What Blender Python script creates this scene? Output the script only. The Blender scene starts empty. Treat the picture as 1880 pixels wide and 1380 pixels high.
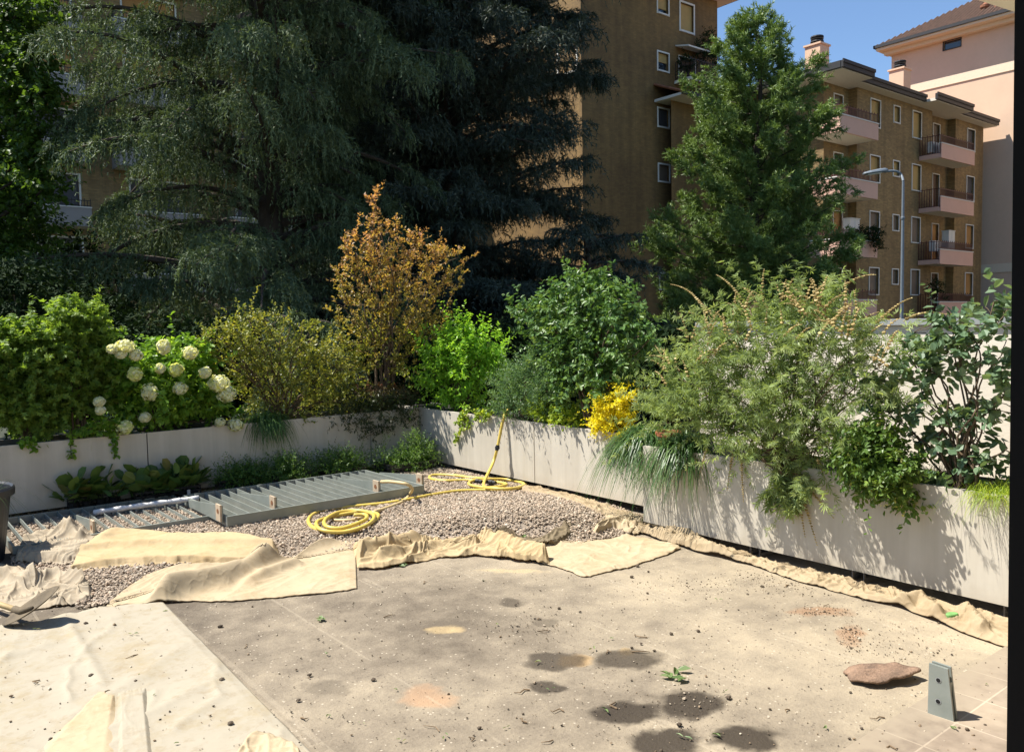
import bpy, math, random
import numpy as np
from mathutils import Matrix, Vector

# ------------------------------------------------------------------ camera solved from the two vanishing points of the terrace
W0, H0, FPX = 1880.0, 1380.0, 1509.0
CX, CY = 940.0, 690.0
def _n(v):
    v = np.array(v, float); return v / np.linalg.norm(v)
_dY = _n((-270 - CX, 617 - CY, FPX))          # world +Y (along the right-hand planters, away from the house)
_dX = _n((2829 - CX, 560 - CY, FPX))          # world +X (along the rear planters)
_dX = _n(_dX - _dY * np.dot(_dX, _dY))
_dZ = np.cross(_dX, _dY)
R_WC = np.stack([_dX, _dY, _dZ])              # rows: world axes written in camera coords (right, down, forward)
EYE = np.array([0.0, 0.0, 1.75])
C = bpy.context.scene.collection
scn = bpy.context.scene
cam_d = bpy.data.cameras.new('camera'); cam = bpy.data.objects.new('camera', cam_d); C.objects.link(cam)
right_w, down_w, fwd_w = R_WC @ np.array([1, 0, 0]), R_WC @ np.array([0, 1, 0]), R_WC @ np.array([0, 0, 1])
M4 = Matrix.Identity(4)
for i in range(3):
    M4[i][0] = right_w[i]; M4[i][1] = -down_w[i]; M4[i][2] = -fwd_w[i]; M4[i][3] = EYE[i]
cam.matrix_world = M4
cam_d.sensor_width = 36.0; cam_d.lens = 36.0 * FPX / W0; cam_d.clip_start = 0.05; cam_d.clip_end = 2000
scn.camera = cam

# ------------------------------------------------------------------ daylight
SUN_EL = math.radians(59)
SUN_DIR_H = _n((-0.72, 0.70))                 # horizontal direction towards the sun
world = bpy.data.worlds.new('World'); scn.world = world; world.use_nodes = True
nt = world.node_tree; nt.nodes.clear()
sky = nt.nodes.new('ShaderNodeTexSky'); sky.sky_type = 'NISHITA'; sky.sun_disc = False
sky.sun_elevation = SUN_EL; sky.sun_rotation = math.atan2(SUN_DIR_H[0], SUN_DIR_H[1])
sky.altitude = 120; sky.air_density = 1.0; sky.dust_density = 0.15; sky.ozone_density = 5.0
bg = nt.nodes.new('ShaderNodeBackground'); bg.inputs['Strength'].default_value = 0.08
wo = nt.nodes.new('ShaderNodeOutputWorld')
nt.links.new(sky.outputs[0], bg.inputs[0]); nt.links.new(bg.outputs[0], wo.inputs[0])
sd = bpy.data.lights.new('sun', 'SUN'); sd.energy = 4.6; sd.angle = math.radians(0.5); sd.color = (1.0, 0.955, 0.87)
so = bpy.data.objects.new('sun', sd); C.objects.link(so)
_sv = Vector((SUN_DIR_H[0] * math.cos(SUN_EL), SUN_DIR_H[1] * math.cos(SUN_EL), math.sin(SUN_EL)))
so.rotation_euler = _sv.to_track_quat('Z', 'Y').to_euler(); so.location = (-20, 20, 40)
scn.view_settings.view_transform = 'Standard'; scn.view_settings.look = 'None'
scn.view_settings.exposure = 1.18; scn.view_settings.gamma = 1.0; scn.view_settings.use_curve_mapping = False
scn.cycles.max_bounces = 6; scn.cycles.diffuse_bounces = 3; scn.cycles.glossy_bounces = 2; scn.cycles.transmission_bounces = 4; scn.cycles.transparent_max_bounces = 8

# ------------------------------------------------------------------ pixel <-> place helpers (photo pixels)
def ray(px, py):
    return R_WC @ np.array([(px - CX) / FPX, (py - CY) / FPX, 1.0])
def onz(px, py, z=0.0):
    d = ray(px, py); return EYE + d * ((z - EYE[2]) / d[2])
def ony(px, py, y):
    d = ray(px, py); return EYE + d * ((y - EYE[1]) / d[1])
def onx(px, py, x):
    d = ray(px, py); return EYE + d * ((x - EYE[0]) / d[0])
def ond(px, py, dep):
    return EYE + ray(px, py) * dep
def depth(p):
    return float(np.dot(np.asarray(p) - EYE, fwd_w))
def proj(p):
    v = R_WC.T @ (np.asarray(p, float) - EYE); return CX + FPX * v[0] / v[2], CY + FPX * v[1] / v[2]
# ------------------------------------------------------------------ library
rng = np.random.default_rng(7)

def _hash(ix, iy, seed):
    h = (ix.astype(np.int64) * 374761393 + iy.astype(np.int64) * 668265263 + seed * 144665) & 0x7fffffff
    h = ((h ^ (h >> 13)) * 1274126177) & 0x7fffffff
    return ((h ^ (h >> 16)) & 0xffff) / 65535.0
def vnoise(x, y, seed=0):
    x = np.asarray(x, float); y = np.asarray(y, float)
    ix, iy = np.floor(x), np.floor(y); fx, fy = x - ix, y - iy
    fx = fx * fx * fx * (fx * (fx * 6 - 15) + 10); fy = fy * fy * fy * (fy * (fy * 6 - 15) + 10)
    a, b = _hash(ix, iy, seed), _hash(ix + 1, iy, seed); c, d = _hash(ix, iy + 1, seed), _hash(ix + 1, iy + 1, seed)
    return (a * (1 - fx) + b * fx) * (1 - fy) + (c * (1 - fx) + d * fx) * fy
def fbm(x, y, s=1.0, o=4, seed=0):
    r = 0; a = 0.5; t = 0
    for i in range(o):
        r = r + a * vnoise(x * s, y * s, seed + i * 17); t += a; a *= 0.5; s *= 2.03
    return r / t

class MB:
    """collects geometry and links it as one mesh object"""
    def __init__(self): self.V = []; self.F = []; self.K = []; self.n = 0
    def add(self, V, F, col=None):
        V = np.asarray(V, float).reshape(-1, 3)
        if not (isinstance(F, (list, tuple)) and isinstance(F[0], np.ndarray)): F = [F]
        for f in F:
            f = np.asarray(f, np.int64)
            if f.size: self.F.append(f + self.n)
        self.V.append(V); self.n += len(V)
        if col is None: col = np.full(len(V), 0.5)
        self.K.append(np.broadcast_to(np.asarray(col, float), (len(V),)))
    def mesh(self, name, smooth=False):
        V = np.concatenate(self.V); me = bpy.data.meshes.new(name)
        tot = [np.full(len(f), f.shape[1]) for f in self.F]; tot = np.concatenate(tot)
        loops = np.concatenate([f.ravel() for f in self.F])
        start = np.concatenate([[0], np.cumsum(tot)[:-1]])
        me.vertices.add(len(V)); me.vertices.foreach_set('co', V.astype(np.float32).ravel())
        me.loops.add(len(loops)); me.loops.foreach_set('vertex_index', loops.astype(np.int32))
        me.polygons.add(len(tot)); me.polygons.foreach_set('loop_start', start.astype(np.int32)); me.polygons.foreach_set('loop_total', tot.astype(np.int32))
        me.polygons.foreach_set('use_smooth', np.full(len(tot), bool(smooth)))
        at = me.attributes.new('var', 'FLOAT', 'POINT'); at.data.foreach_set('value', np.concatenate(self.K).astype(np.float32))
        me.update(calc_edges=True); me.validate()
        return me
    def build(self, name, mat, parent=None, smooth=False, loc=None):
        if loc is not None:
            self.V = [v - np.asarray(loc) for v in self.V]
        me = self.mesh(name, smooth); me.materials.append(mat)
        o = bpy.data.objects.new(name, me); C.objects.link(o)
        if loc is not None: o.location = loc
        if parent is not None:
            o.parent = parent
            # geometry was written in world coordinates: take the parents' offset away
            off = np.zeros(3); q = parent
            while q is not None: off += np.array(q.location); q = q.parent
            if loc is not None: o.location = Vector(np.asarray(loc) - off)
            else: o.location = Vector(-off)
        return o
def tag(o, label=None, cat=None, group=None, kind=None):
    if label: o['label'] = label
    if cat: o['category'] = cat
    if group: o['group'] = group
    if kind: o['kind'] = kind
    return o
def thing(name, loc, label, cat, group=None):
    o = bpy.data.objects.new(name, None); C.objects.link(o); o.location = Vector([float(v) for v in loc]); o.empty_display_size = 0.1
    return tag(o, label, cat, group)

BOXF = np.array([[0, 3, 2, 1], [4, 5, 6, 7], [0, 1, 5, 4], [1, 2, 6, 5], [2, 3, 7, 6], [3, 0, 4, 7]])
def box(mb, lo, hi, col=None):
    (a, b, c), (d, e, f) = lo, hi
    mb.add([(a, b, c), (d, b, c), (d, e, c), (a, e, c), (a, b, f), (d, b, f), (d, e, f), (a, e, f)], BOXF, col)
def bar(mb, p, q, w, h, up=(0, 0, 1), col=None):
    p, q = np.asarray(p, float), np.asarray(q, float); d = _n(q - p); s = np.cross(d, up)
    s = _n(s) if np.linalg.norm(s) > 1e-6 else np.array([1., 0, 0]); u = np.cross(s, d)
    V = []
    for e in (p, q):
        for a, b in ((-1, -1), (1, -1), (1, 1), (-1, 1)): V.append(e + s * a * w / 2 + u * b * h / 2)
    mb.add(V, [[0, 3, 2, 1], [4, 5, 6, 7], [0, 1, 5, 4], [1, 2, 6, 5], [2, 3, 7, 6], [3, 0, 4, 7]], col)
def prism(mb, poly, z0, z1, col=None):
    poly = np.asarray(poly, float); n = len(poly)
    V = [(p[0], p[1], z0) for p in poly] + [(p[0], p[1], z1) for p in poly]
    i = np.arange(n); j = (i + 1) % n
    mb.add(V, [np.stack([i, j, j + n, i + n], 1), (np.arange(n) + n)[None, :], np.arange(n)[::-1][None, :]], col)
def spline(P, n=8, closed=False):
    P = np.asarray(P, float); out = []
    if closed: Q = np.vstack([P[-1], P, P[0], P[1]]); m = len(P)
    else: Q = np.vstack([2 * P[0] - P[1], P, 2 * P[-1] - P[-2]]); m = len(P) - 1
    t = np.linspace(0, 1, n, endpoint=False)[:, None]
    for i in range(m):
        a, b, c, d = Q[i], Q[i + 1], Q[i + 2], Q[i + 3]
        out.append(.5 * ((2 * b) + (-a + c) * t + (2 * a - 5 * b + 4 * c - d) * t ** 2 + (-a + 3 * b - 3 * c + d) * t ** 3))
    if not closed: out.append(P[-1:])
    return np.vstack(out)
def tube(mb, P, r, n=6, col=None, cap=True):
    P = np.asarray(P, float); m = len(P); r = np.broadcast_to(np.asarray(r, float), (m,))
    T = np.gradient(P, axis=0); T /= np.linalg.norm(T, axis=1)[:, None] + 1e-9
    ref = np.array([0, 0, 1.]) if abs(T[0, 2]) < 0.9 else np.array([1., 0, 0])
    V = []; s = np.cross(T[0], ref); s /= np.linalg.norm(s)
    a = np.arange(n) * 2 * math.pi / n
    for i in range(m):
        s = s - T[i] * np.dot(s, T[i]); s /= np.linalg.norm(s) + 1e-9; u = np.cross(T[i], s)
        V.append(P[i] + r[i] * (np.cos(a)[:, None] * s + np.sin(a)[:, None] * u))
    V = np.vstack(V); F = []
    i = np.arange(m - 1)[:, None] * n; k = np.arange(n)[None, :]; k2 = (k + 1) % n
    F.append(np.stack([i + k, i + k2, i + n + k2, i + n + k], -1).reshape(-1, 4))
    if cap and n >= 3:
        F.append(np.arange(n)[::-1][None, :]); F.append((np.arange(n) + (m - 1) * n)[None, :])
    mb.add(V, F, col)
def lathe(mb, prof, c, n=32, col=None):
    prof = np.asarray(prof, float); m = len(prof); a = np.arange(n) * 2 * math.pi / n
    V = np.stack([prof[:, 0:1] * np.cos(a) + c[0], prof[:, 0:1] * np.sin(a) + c[1], np.broadcast_to(prof[:, 1:2] + c[2], (m, n))], -1).reshape(-1, 3)
    i = np.arange(m - 1)[:, None] * n; k = np.arange(n)[None, :]; k2 = (k + 1) % n
    mb.add(V, np.stack([i + k, i + k2, i + n + k2, i + n + k], -1).reshape(-1, 4), col)
def unit(v): return v / (np.linalg.norm(v, axis=-1, keepdims=True) + 1e-9)
def rdir(n): return unit(rng.normal(size=(n, 3)))

# leaf templates: (along, across, height) points and faces
def _palm(lobes, w):
    V = []; F = []
    for ang, ln in lobes:
        c, s = math.cos(ang), math.sin(ang); b = len(V)
        for t, a, h in ((0, 0, 0), (.5, w, .05), (1, 0, -.08), (.5, -w, .05)):
            V.append((ln * (t * c - a * s), ln * (t * s + a * c), h * ln))
        F += [[b, b + 1, b + 2], [b, b + 2, b + 3]]
    return np.array(V), np.array(F)
LEAF = {
    'diamond': (np.array([(0, 0, 0), (.45, .5, .07), (1, 0, -.06), (.45, -.5, .07)]), np.array([[0, 1, 2], [0, 2, 3]])),
    'oval': (np.array([(0, 0, 0), (.22, .36, .06), (.62, .48, .07), (1, 0, -.1), (.62, -.48, .07), (.22, -.36, .06)]), np.array([[0, 1, 2, 3], [0, 3, 4, 5]])),
    'round': (np.array([(0, 0, 0), (.12, .34, .05), (.45, .52, .08), (.8, .4, .04), (.97, 0, -.06), (.8, -.4, .04), (.45, -.52, .08), (.12, -.34, .05)]), np.array([[0, 1, 2, 3], [0, 3, 4, 5], [0, 5, 6, 7]])),
    'needle': (np.array([(0, .5, 0), (0, -.5, 0), (1, 0, 0)]), np.array([[0, 1, 2]])),
    'strip': (np.array([(0, .5, 0), (0, -.5, 0), (1, -.15, 0), (1, .15, 0)]), np.array([[0, 1, 2, 3]])),
    'maple': _palm([(0, 1), (.85, .85), (-.85, .85), (1.75, .5), (-1.75, .5)], .22),
    'palm': _palm([(0, 1), (.6, .9), (-.6, .9), (1.15, .6), (-1.15, .6)], .075),
}
def leaves(mb, pos, d, nrm, ln, wd, shape='diamond', col=None):
    T, F = LEAF[shape]; N = len(pos)
    if N == 0: return
    d = unit(d); s = unit(np.cross(d, nrm)); u = np.cross(s, d)
    ln = np.broadcast_to(np.asarray(ln, float), (N,)); wd = np.broadcast_to(np.asarray(wd, float), (N,))
    V = (pos[:, None] + d[:, None] * (T[:, 0][None, :, None] * ln[:, None, None]) + s[:, None] * (T[:, 1][None, :, None] * wd[:, None, None])
         + u[:, None] * (T[:, 2][None, :, None] * ln[:, None, None]))
    k = len(T); FF = (F[None] + (np.arange(N) * k)[:, None, None]).reshape(-1, F.shape[1])
    if col is None: col = rng.random(N)
    mb.add(V.reshape(-1, 3), FF, np.repeat(np.broadcast_to(col, (N,)), k))

# ------------------------------------------------------------------ materials
def newmat(name):
    m = bpy.data.materials.new(name); m.use_nodes = True; t = m.node_tree
    return m, t, t.nodes['Principled BSDF'], t.nodes['Material Output']
def node(t, typ, ins=None, **kw):
    n = t.nodes.new(typ)
    for k, v in kw.items(): setattr(n, k, v)
    for k, v in (ins or {}).items():
        if hasattr(v, 'is_output') or isinstance(v, bpy.types.NodeSocket): t.links.new(v, n.inputs[k])
        else: n.inputs[k].default_value = v
    return n
def ramp(t, fac, stops):
    r = t.nodes.new('ShaderNodeValToRGB'); t.links.new(fac, r.inputs[0]); e = r.color_ramp.elements
    while len(e) < len(stops): e.new(0.5)
    for q, (p, c) in zip(e, stops): q.position = p; q.color = (*c, 1) if len(c) == 3 else c
    return r.outputs[0]
def mixc(t, fac, a, b, mode='MIX'):
    n = t.nodes.new('ShaderNodeMix'); n.data_type = 'RGBA'; n.blend_type = mode
    for s, v in ((n.inputs[0], fac), (n.inputs[6], a), (n.inputs[7], b)):
        if isinstance(v, bpy.types.NodeSocket): t.links.new(v, s)
        else: s.default_value = v if not isinstance(v, tuple) else (*v, 1)[:4]
    return n.outputs[2]
def mth(t, op, a, b=None, clamp=False):
    n = t.nodes.new('ShaderNodeMath'); n.operation = op; n.use_clamp = clamp
    for i, v in enumerate((a, b)):
        if v is None: continue
        if isinstance(v, bpy.types.NodeSocket): t.links.new(v, n.inputs[i])
        else: n.inputs[i].default_value = v
    return n.outputs[0]
def gpos(t): return node(t, 'ShaderNodeNewGeometry').outputs['Position']
def bump(t, bs, h, strength=.3, dist=.02):
    b = node(t, 'ShaderNodeBump', {'Height': h, 'Strength': strength, 'Distance': dist}); t.links.new(b.outputs[0], bs.inputs['Normal'])
def noise(t, vec, scale, detail=4, rough=.55):
    return node(t, 'ShaderNodeTexNoise', {'Vector': vec, 'Scale': scale, 'Detail': detail, 'Roughness': rough}).outputs[0]

GAIN = 1.0
def leafmat(name, cols, rough=.5, trans=.3, tcol=None, spec=.35, gain=None):
    """cols: leaf colours picked per leaf by its own random value"""
    gn = GAIN if gain is None else gain
    cols = [tuple(min(.8, x * gn) for x in c) for c in cols]
    m, t, bs, out = newmat(name)
    a = node(t, 'ShaderNodeAttribute', attribute_name='var')
    k = len(cols); col = ramp(t, a.outputs['Fac'], [(i / max(1, k - 1), c) for i, c in enumerate(cols)])
    nz = noise(t, gpos(t), 2.3, 2)
    col = mixc(t, mth(t, 'MULTIPLY', nz, .25), col, tuple(c * .6 for c in cols[0]), 'MIX')
    t.links.new(col, bs.inputs['Base Color']); bs.inputs['Roughness'].default_value = max(.42, rough); bs.inputs['Specular IOR Level'].default_value = min(.4, spec)
    if trans > 0:
        tr = node(t, 'ShaderNodeBsdfTranslucent'); tc = mixc(t, 1.0, col, (1.35, 1.30, .55), 'MULTIPLY')
        t.links.new(tc, tr.inputs[0])
        mx = node(t, 'ShaderNodeMixShader', {0: trans}); t.links.new(bs.outputs[0], mx.inputs[1]); t.links.new(tr.outputs[0], mx.inputs[2])
        t.links.new(mx.outputs[0], out.inputs[0])
    return m
def plain(name, c, rough=.6, var=.12, scale=8, spec=.4, metal=0.0, bmp=0.0, dirt=None):
    m, t, bs, out = newmat(name); p = gpos(t)
    n1 = noise(t, p, scale, 5); n2 = noise(t, p, scale * 7, 3)
    f = mth(t, 'ADD', mth(t, 'MULTIPLY', n1, .7), mth(t, 'MULTIPLY', n2, .3))
    col = ramp(t, f, [(.3, tuple(x * (1 - var) for x in c)), (.7, tuple(min(1, x * (1 + var)) for x in c))])
    if dirt:
        d = noise(t, p, scale * .6, 6, .7); col = mixc(t, ramp(t, d, [(.55, (0, 0, 0)), (.75, (1, 1, 1))]), col, dirt)
    t.links.new(col, bs.inputs['Base Color']); bs.inputs['Roughness'].default_value = rough; bs.inputs['Metallic'].default_value = metal
    bs.inputs['Specular IOR Level'].default_value = spec
    if bmp: bump(t, bs, n2, bmp, .01)
    return m
def brickmat(name, c1, c2, mortar, sx=.26, sy=.075):
    m, t, bs, out = newmat(name); g = node(t, 'ShaderNodeNewGeometry')
    sp = node(t, 'ShaderNodeSeparateXYZ', {0: g.outputs['Position']})
    u = mth(t, 'ADD', sp.outputs[0], sp.outputs[1]); cv = node(t, 'ShaderNodeCombineXYZ', {0: u, 1: sp.outputs[2]})
    b = node(t, 'ShaderNodeTexBrick', {'Vector': cv.outputs[0], 'Color1': (*c1, 1), 'Color2': (*c2, 1), 'Mortar': (*mortar, 1), 'Scale': 1.0, 'Mortar Size': .008, 'Brick Width': sx, 'Row Height': sy, 'Bias': 0.0})
    n1 = noise(t, g.outputs['Position'], .35, 5); n2 = noise(t, g.outputs['Position'], 3.5, 4)
    col = mixc(t, 1.0, b.outputs[0], ramp(t, n1, [(.3, (.78, .74, .7)), (.7, (1.1, 1.08, 1.0))]), 'MULTIPLY')
    col = mixc(t, 1.0, col, ramp(t, n2, [(.3, (.84, .83, .82)), (.7, (1.08, 1.07, 1.05))]), 'MULTIPLY')
    stk = noise(t, node(t, 'ShaderNodeVectorMath', {0: g.outputs['Position'], 1: (1.6, 1.6, .10)}, operation='MULTIPLY').outputs[0], 1.0, 5, .65)
    col = mixc(t, 1.0, col, ramp(t, stk, [(.36, (.80, .78, .76)), (.60, (1.06, 1.05, 1.03))]), 'MULTIPLY')
    t.links.new(col, bs.inputs['Base Color']); bs.inputs['Roughness'].default_value = .8
    bump(t, bs, mth(t, 'SUBTRACT', 1.0, b.outputs['Fac']), .3, .01)
    return m
# ------------------------------------------------------------------ key planes of the place (metres)
XR1, XR2, YL, ZT, ZB = 5.52, 5.09, 8.79, 0.718, 0.08      # fronts of the right planters, of the rear planters, planter top and bottom
Y_TILE = 1.70
GZ = -0.7                                      # garden level beyond the terrace
GRAVEL_PX = [(22, 1000), (20, 945), (120, 925), (370, 900), (560, 880), (800, 858), (850, 862), (960, 888), (1130, 930), (1200, 958), (1150, 985), (1060, 1000), (930, 1000),
             (760, 1015), (640, 1010), (330, 1075), (200, 1112), (150, 1120), (60, 1090), (20, 1050)]
STAINS = [  # photo px of wet patches: x, y, rx, ry (darkness)
    (1020, 1213, 62, 17, .75), (1155, 1210, 75, 20, .8), (1010, 1264, 42, 15, .8), (1152, 1307, 68, 24, .95), (1264, 1290, 82, 28, .95),
    (1226, 1362, 80, 28, .95), (1374, 1353, 66, 27, .95), (943, 1106, 30, 8, .6), (1000, 1140, 30, 9, .45), (600, 1262, 50, 18, .35),
    (330, 1130, 70, 30, .2)]
PATCH = [   # sand / rust coloured dry patches
    (785, 1278, 55, 22, (.36, .22, .125)), (1060, 1213, 35, 13, (.34, .22, .10)), (1510, 1123, 70, 10, (.25, .135, .07)), (1560, 1165, 30, 22, (.26, .15, .085)), (820, 1155, 40, 8, (.42, .31, .16)), (940, 1048, 80, 5, (.42, .33, .19)), (1150, 1196, 20, 8, (.36, .25, .12))]

def ground_mat(name, base_stops, lines=True):
    m, t, bs, out = newmat(name); p = gpos(t)
    n1 = noise(t, p, .9, 6, .62); n2 = noise(t, p, 5.5, 6, .68); n3 = noise(t, p, 60, 4, .7)
    f = mth(t, 'ADD', mth(t, 'ADD', mth(t, 'MULTIPLY', n1, .62), mth(t, 'MULTIPLY', n2, .34)), mth(t, 'MULTIPLY', n3, .14))
    f = mth(t, 'ADD', f, -.03)
    # the ground gets sandier towards the right-hand planters and the house
    sp = node(t, 'ShaderNodeSeparateXYZ', {0: p})
    g = mth(t, 'ADD', mth(t, 'MULTIPLY', sp.outputs[0], .040), mth(t, 'MULTIPLY', sp.outputs[1], -.030))
    f = mth(t, 'ADD', f, mth(t, 'ADD', g, -.045))
    col = ramp(t, f, base_stops)
    # speckle of small pale and dark grains
    v = node(t, 'ShaderNodeTexVoronoi', {'Vector': p, 'Scale': 55.0}); 
    wn = node(t, 'ShaderNodeTexWhiteNoise', {'Vector': v.outputs['Color']}) if False else None
    sv = node(t, 'ShaderNodeSeparateColor', {0: v.outputs['Color']})
    dot = mth(t, 'MULTIPLY', mth(t, 'LESS_THAN', v.outputs['Distance'], .30), mth(t, 'GREATER_THAN', sv.outputs[0], .95))
    col = mixc(t, mth(t, 'MULTIPLY', dot, .55), col, (.52, .45, .35))
    dot2 = mth(t, 'MULTIPLY', mth(t, 'LESS_THAN', v.outputs['Distance'], .34), mth(t, 'LESS_THAN', sv.outputs[0], .07))
    col = mixc(t, mth(t, 'MULTIPLY', dot2, .6), col, (.10, .08, .06))
    dv = node(t, 'ShaderNodeVectorMath', {0: p}, operation='ADD')
    nzc = node(t, 'ShaderNodeTexNoise', {'Vector': p, 'Scale': 7.0, 'Detail': 4.0})
    wv = node(t, 'ShaderNodeVectorMath', {0: nzc.outputs['Color'], 1: (.5, .5, .5)}, operation='SUBTRACT')
    wv2 = node(t, 'ShaderNodeVectorMath', {0: wv.outputs[0], 3: .20}, operation='SCALE')
    t.links.new(wv2.outputs[0], dv.inputs[1]); pw = dv.outputs[0]
    def spot(px, py, rx, ry, soft):
        c = onz(px, py); a = onz(px + rx, py) - c; b = onz(px, py - ry) - c
        M = np.linalg.inv(np.stack([a[:2], b[:2]], 1))
        d = node(t, 'ShaderNodeVectorMath', {0: pw, 1: tuple(c)}, operation='SUBTRACT').outputs[0]
        u = node(t, 'ShaderNodeVectorMath', {0: d, 1: (M[0][0], M[0][1], 0)}, operation='DOT_PRODUCT').outputs['Value']
        w = node(t, 'ShaderNodeVectorMath', {0: d, 1: (M[1][0], M[1][1], 0)}, operation='DOT_PRODUCT').outputs['Value']
        r2 = mth(t, 'ADD', mth(t, 'MULTIPLY', u, u), mth(t, 'MULTIPLY', w, w))
        mr = node(t, 'ShaderNodeMapRange', {0: r2, 1: 1.15, 2: 1.15 - soft, 3: 0.0, 4: 1.0}, interpolation_type='SMOOTHSTEP')
        return mr.outputs[0]
    wet = None
    if lines:
        for x, y, rx, ry, c in PATCH: col = mixc(t, mth(t, 'MULTIPLY', mth(t, 'MULTIPLY', spot(x, y, rx, ry, 1.0), n2), 1.25, True), col, c)
        for x, y, rx, ry, k in STAINS:
            s = mth(t, 'MULTIPLY', spot(x, y, rx, ry, .80), k); wet = s if wet is None else mth(t, 'MAXIMUM', wet, s)
        # worn strips: the old slab joints still show as faint lines along the planters' direction
        a = mth(t, 'ADD', mth(t, 'MULTIPLY', sp.outputs[0], 1.0), mth(t, 'MULTIPLY', n2, .02))
        for off, per, st in ((0.13, .62, .16), (0.4, 1.24, .14)):
            fr = mth(t, 'FRACT', mth(t, 'DIVIDE', mth(t, 'ADD', a, off), per))
            ln = mth(t, 'LESS_THAN', mth(t, 'ABSOLUTE', mth(t, 'SUBTRACT', fr, .5)), .012)
            ln = mth(t, 'MULTIPLY', ln, mth(t, 'MULTIPLY', mth(t, 'GREATER_THAN', n1, .50), st))
            col = mixc(t, ln, col, (.46, .39, .29))
        wetn = mth(t, 'MULTIPLY', wet, mth(t, 'ADD', .60, mth(t, 'ADD', mth(t, 'MULTIPLY', n2, .55), mth(t, 'MULTIPLY', n3, .40))), True)
        col = mixc(t, wetn, col, mixc(t, .92, col, (.030, .022, .015)))
        rr = node(t, 'ShaderNodeMapRange', {0: wet, 3: .88, 4: .62}); t.links.new(rr.outputs[0], bs.inputs['Roughness'])
    else: bs.inputs['Roughness'].default_value = .9
    t.links.new(col, bs.inputs['Base Color']); bs.inputs['Specular IOR Level'].default_value = .25
    bump(t, bs, mth(t, 'ADD', mth(t, 'MULTIPLY', n2, .5), n3), .5, .012)
    return m

# garden ground out to the horizon
MG, t, bs, out = newmat('garden_soil'); p = gpos(t)
t.links.new(ramp(t, noise(t, p, .8, 6), [(.35, (.014, .018, .008)), (.65, (.03, .036, .016))]), bs.inputs['Base Color']); bs.inputs['Roughness'].default_value = .95
mb = MB(); S = 900.0
mb.add([(-S, -S, GZ), (S, -S, GZ), (S, S, GZ), (-S, S, GZ)], [[0, 1, 2, 3]]); tag(mb.build('ground', MG), kind='structure')
# terrace slab: concrete, gently uneven, as a dense sheet on a body
MT = ground_mat('terrace_concrete', [(.34, (.118, .095, .069)), (.45, (.200, .164, .119)), (.55, (.278, .229, .163)), (.70, (.385, .315, .217))])
mb = MB(); nx, ny = 90, 120
gx, gy = np.linspace(-7, 7.6, nx), np.linspace(Y_TILE, 9.7, ny); X, Y = np.meshgrid(gx, gy)
Z = (fbm(X, Y, 1.3, 4, 3) - .5) * .012
I = np.arange(nx * ny).reshape(ny, nx)
mb.add(np.stack([X, Y, Z], -1).reshape(-1, 3), np.stack([I[:-1, :-1], I[:-1, 1:], I[1:, 1:], I[1:, :-1]], -1).reshape(-1, 4))
box(mb, (-7, Y_TILE, GZ - .05), (7.6, 9.7, -.03)); tag(mb.build('terrace', MT, smooth=True), kind='structure')
# tiled strip against the house
m, t, bs, out = newmat('terrace_tile'); g = gpos(t)
b = node(t, 'ShaderNodeTexBrick', {'Vector': g, 'Color1': (.30, .245, .19, 1), 'Color2': (.26, .215, .17, 1), 'Mortar': (.40, .34, .27, 1), 'Scale': 1.0, 'Mortar Size': .004, 'Brick Width': .30, 'Row Height': .30}, offset=0.0)
n1 = noise(t, g, 2.2, 6, .65); n2 = noise(t, g, 16, 5)
col = mixc(t, 1.0, b.outputs[0], ramp(t, n1, [(.3, (.70, .66, .62)), (.7, (1.15, 1.12, 1.05))]), 'MULTIPLY')
col = mixc(t, 1.0, col, ramp(t, n2, [(.3, (.85, .84, .82)), (.7, (1.1, 1.1, 1.1))]), 'MULTIPLY')
sp = node(t, 'ShaderNodeSeparateXYZ', {0: g})
edge = mth(t, 'ADD', sp.outputs[1], mth(t, 'MULTIPLY', n2, .5)); ed = node(t, 'ShaderNodeMapRange', {0: edge, 1: Y_TILE + .02, 2: Y_TILE + .25, 3: 0.0, 4: .75})
col = mixc(t, ed.outputs[0], col, (.27, .22, .155))
t.links.new(col, bs.inputs['Base Color']); bs.inputs['Roughness'].default_value = .7; bump(t, bs, b.outputs['Fac'], .2, .004)
mb = MB(); box(mb, (-7, -1.5, GZ - .05), (7.6, Y_TILE - .003, .012)); tag(mb.build('pavement', m), kind='structure')

# ------------------------------------------------------------------ the house the photograph is taken from: jamb, wall, soffit overhead
M_BLACK = plain('black_frame', (.004, .004, .0045), .75, spec=.1); M_HOUSE = plain('house_plaster', (.5, .45, .36), .85); M_SOFF = plain('soffit_paint', (.78, .74, .60), .8, .03)
hs = thing('house', (1.2, .2, 0), 'own house at the right edge with black door jamb and cream balcony soffit', 'house')
a, b2 = ond(1863, 0, .74), ond(1848, 1380, .74); dv = b2 - a
top = a - dv * .55; bot = a + dv * ((a[2]) / (a[2] - b2[2])); 
mb = MB(); w = np.array([right_w[0], right_w[1], 0]); w = w / np.linalg.norm(w); dd = np.array([w[1], -w[0], 0])
V = []
for e in (bot, top):
    for s, q in ((0, 0), (.085, 0), (.085, .1), (0, .1)): V.append(e + w * s + dd * q)
mb.add(V, BOXF); mb.build('door_jamb', M_BLACK, hs)
mb = MB(); e0 = a + w * .088
box(mb, (e0[0] + .02, e0[1] - .34, 0), (7.4, e0[1] - .06, 5.4)); mb.build('wall', M_HOUSE, hs)
zs = 2.75; p1, p2 = onz(1794, 0, zs), onz(1862, 22, zs); u = _n((p2 - p1)[:2]); nn = np.array([u[1], -u[0]])
if np.dot(onz(1850, 0, zs)[:2] - p1[:2], nn) < 0: nn = -nn
q0, q1 = p1[:2] - u * 4.0, p2[:2] + u * 5.0
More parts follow.
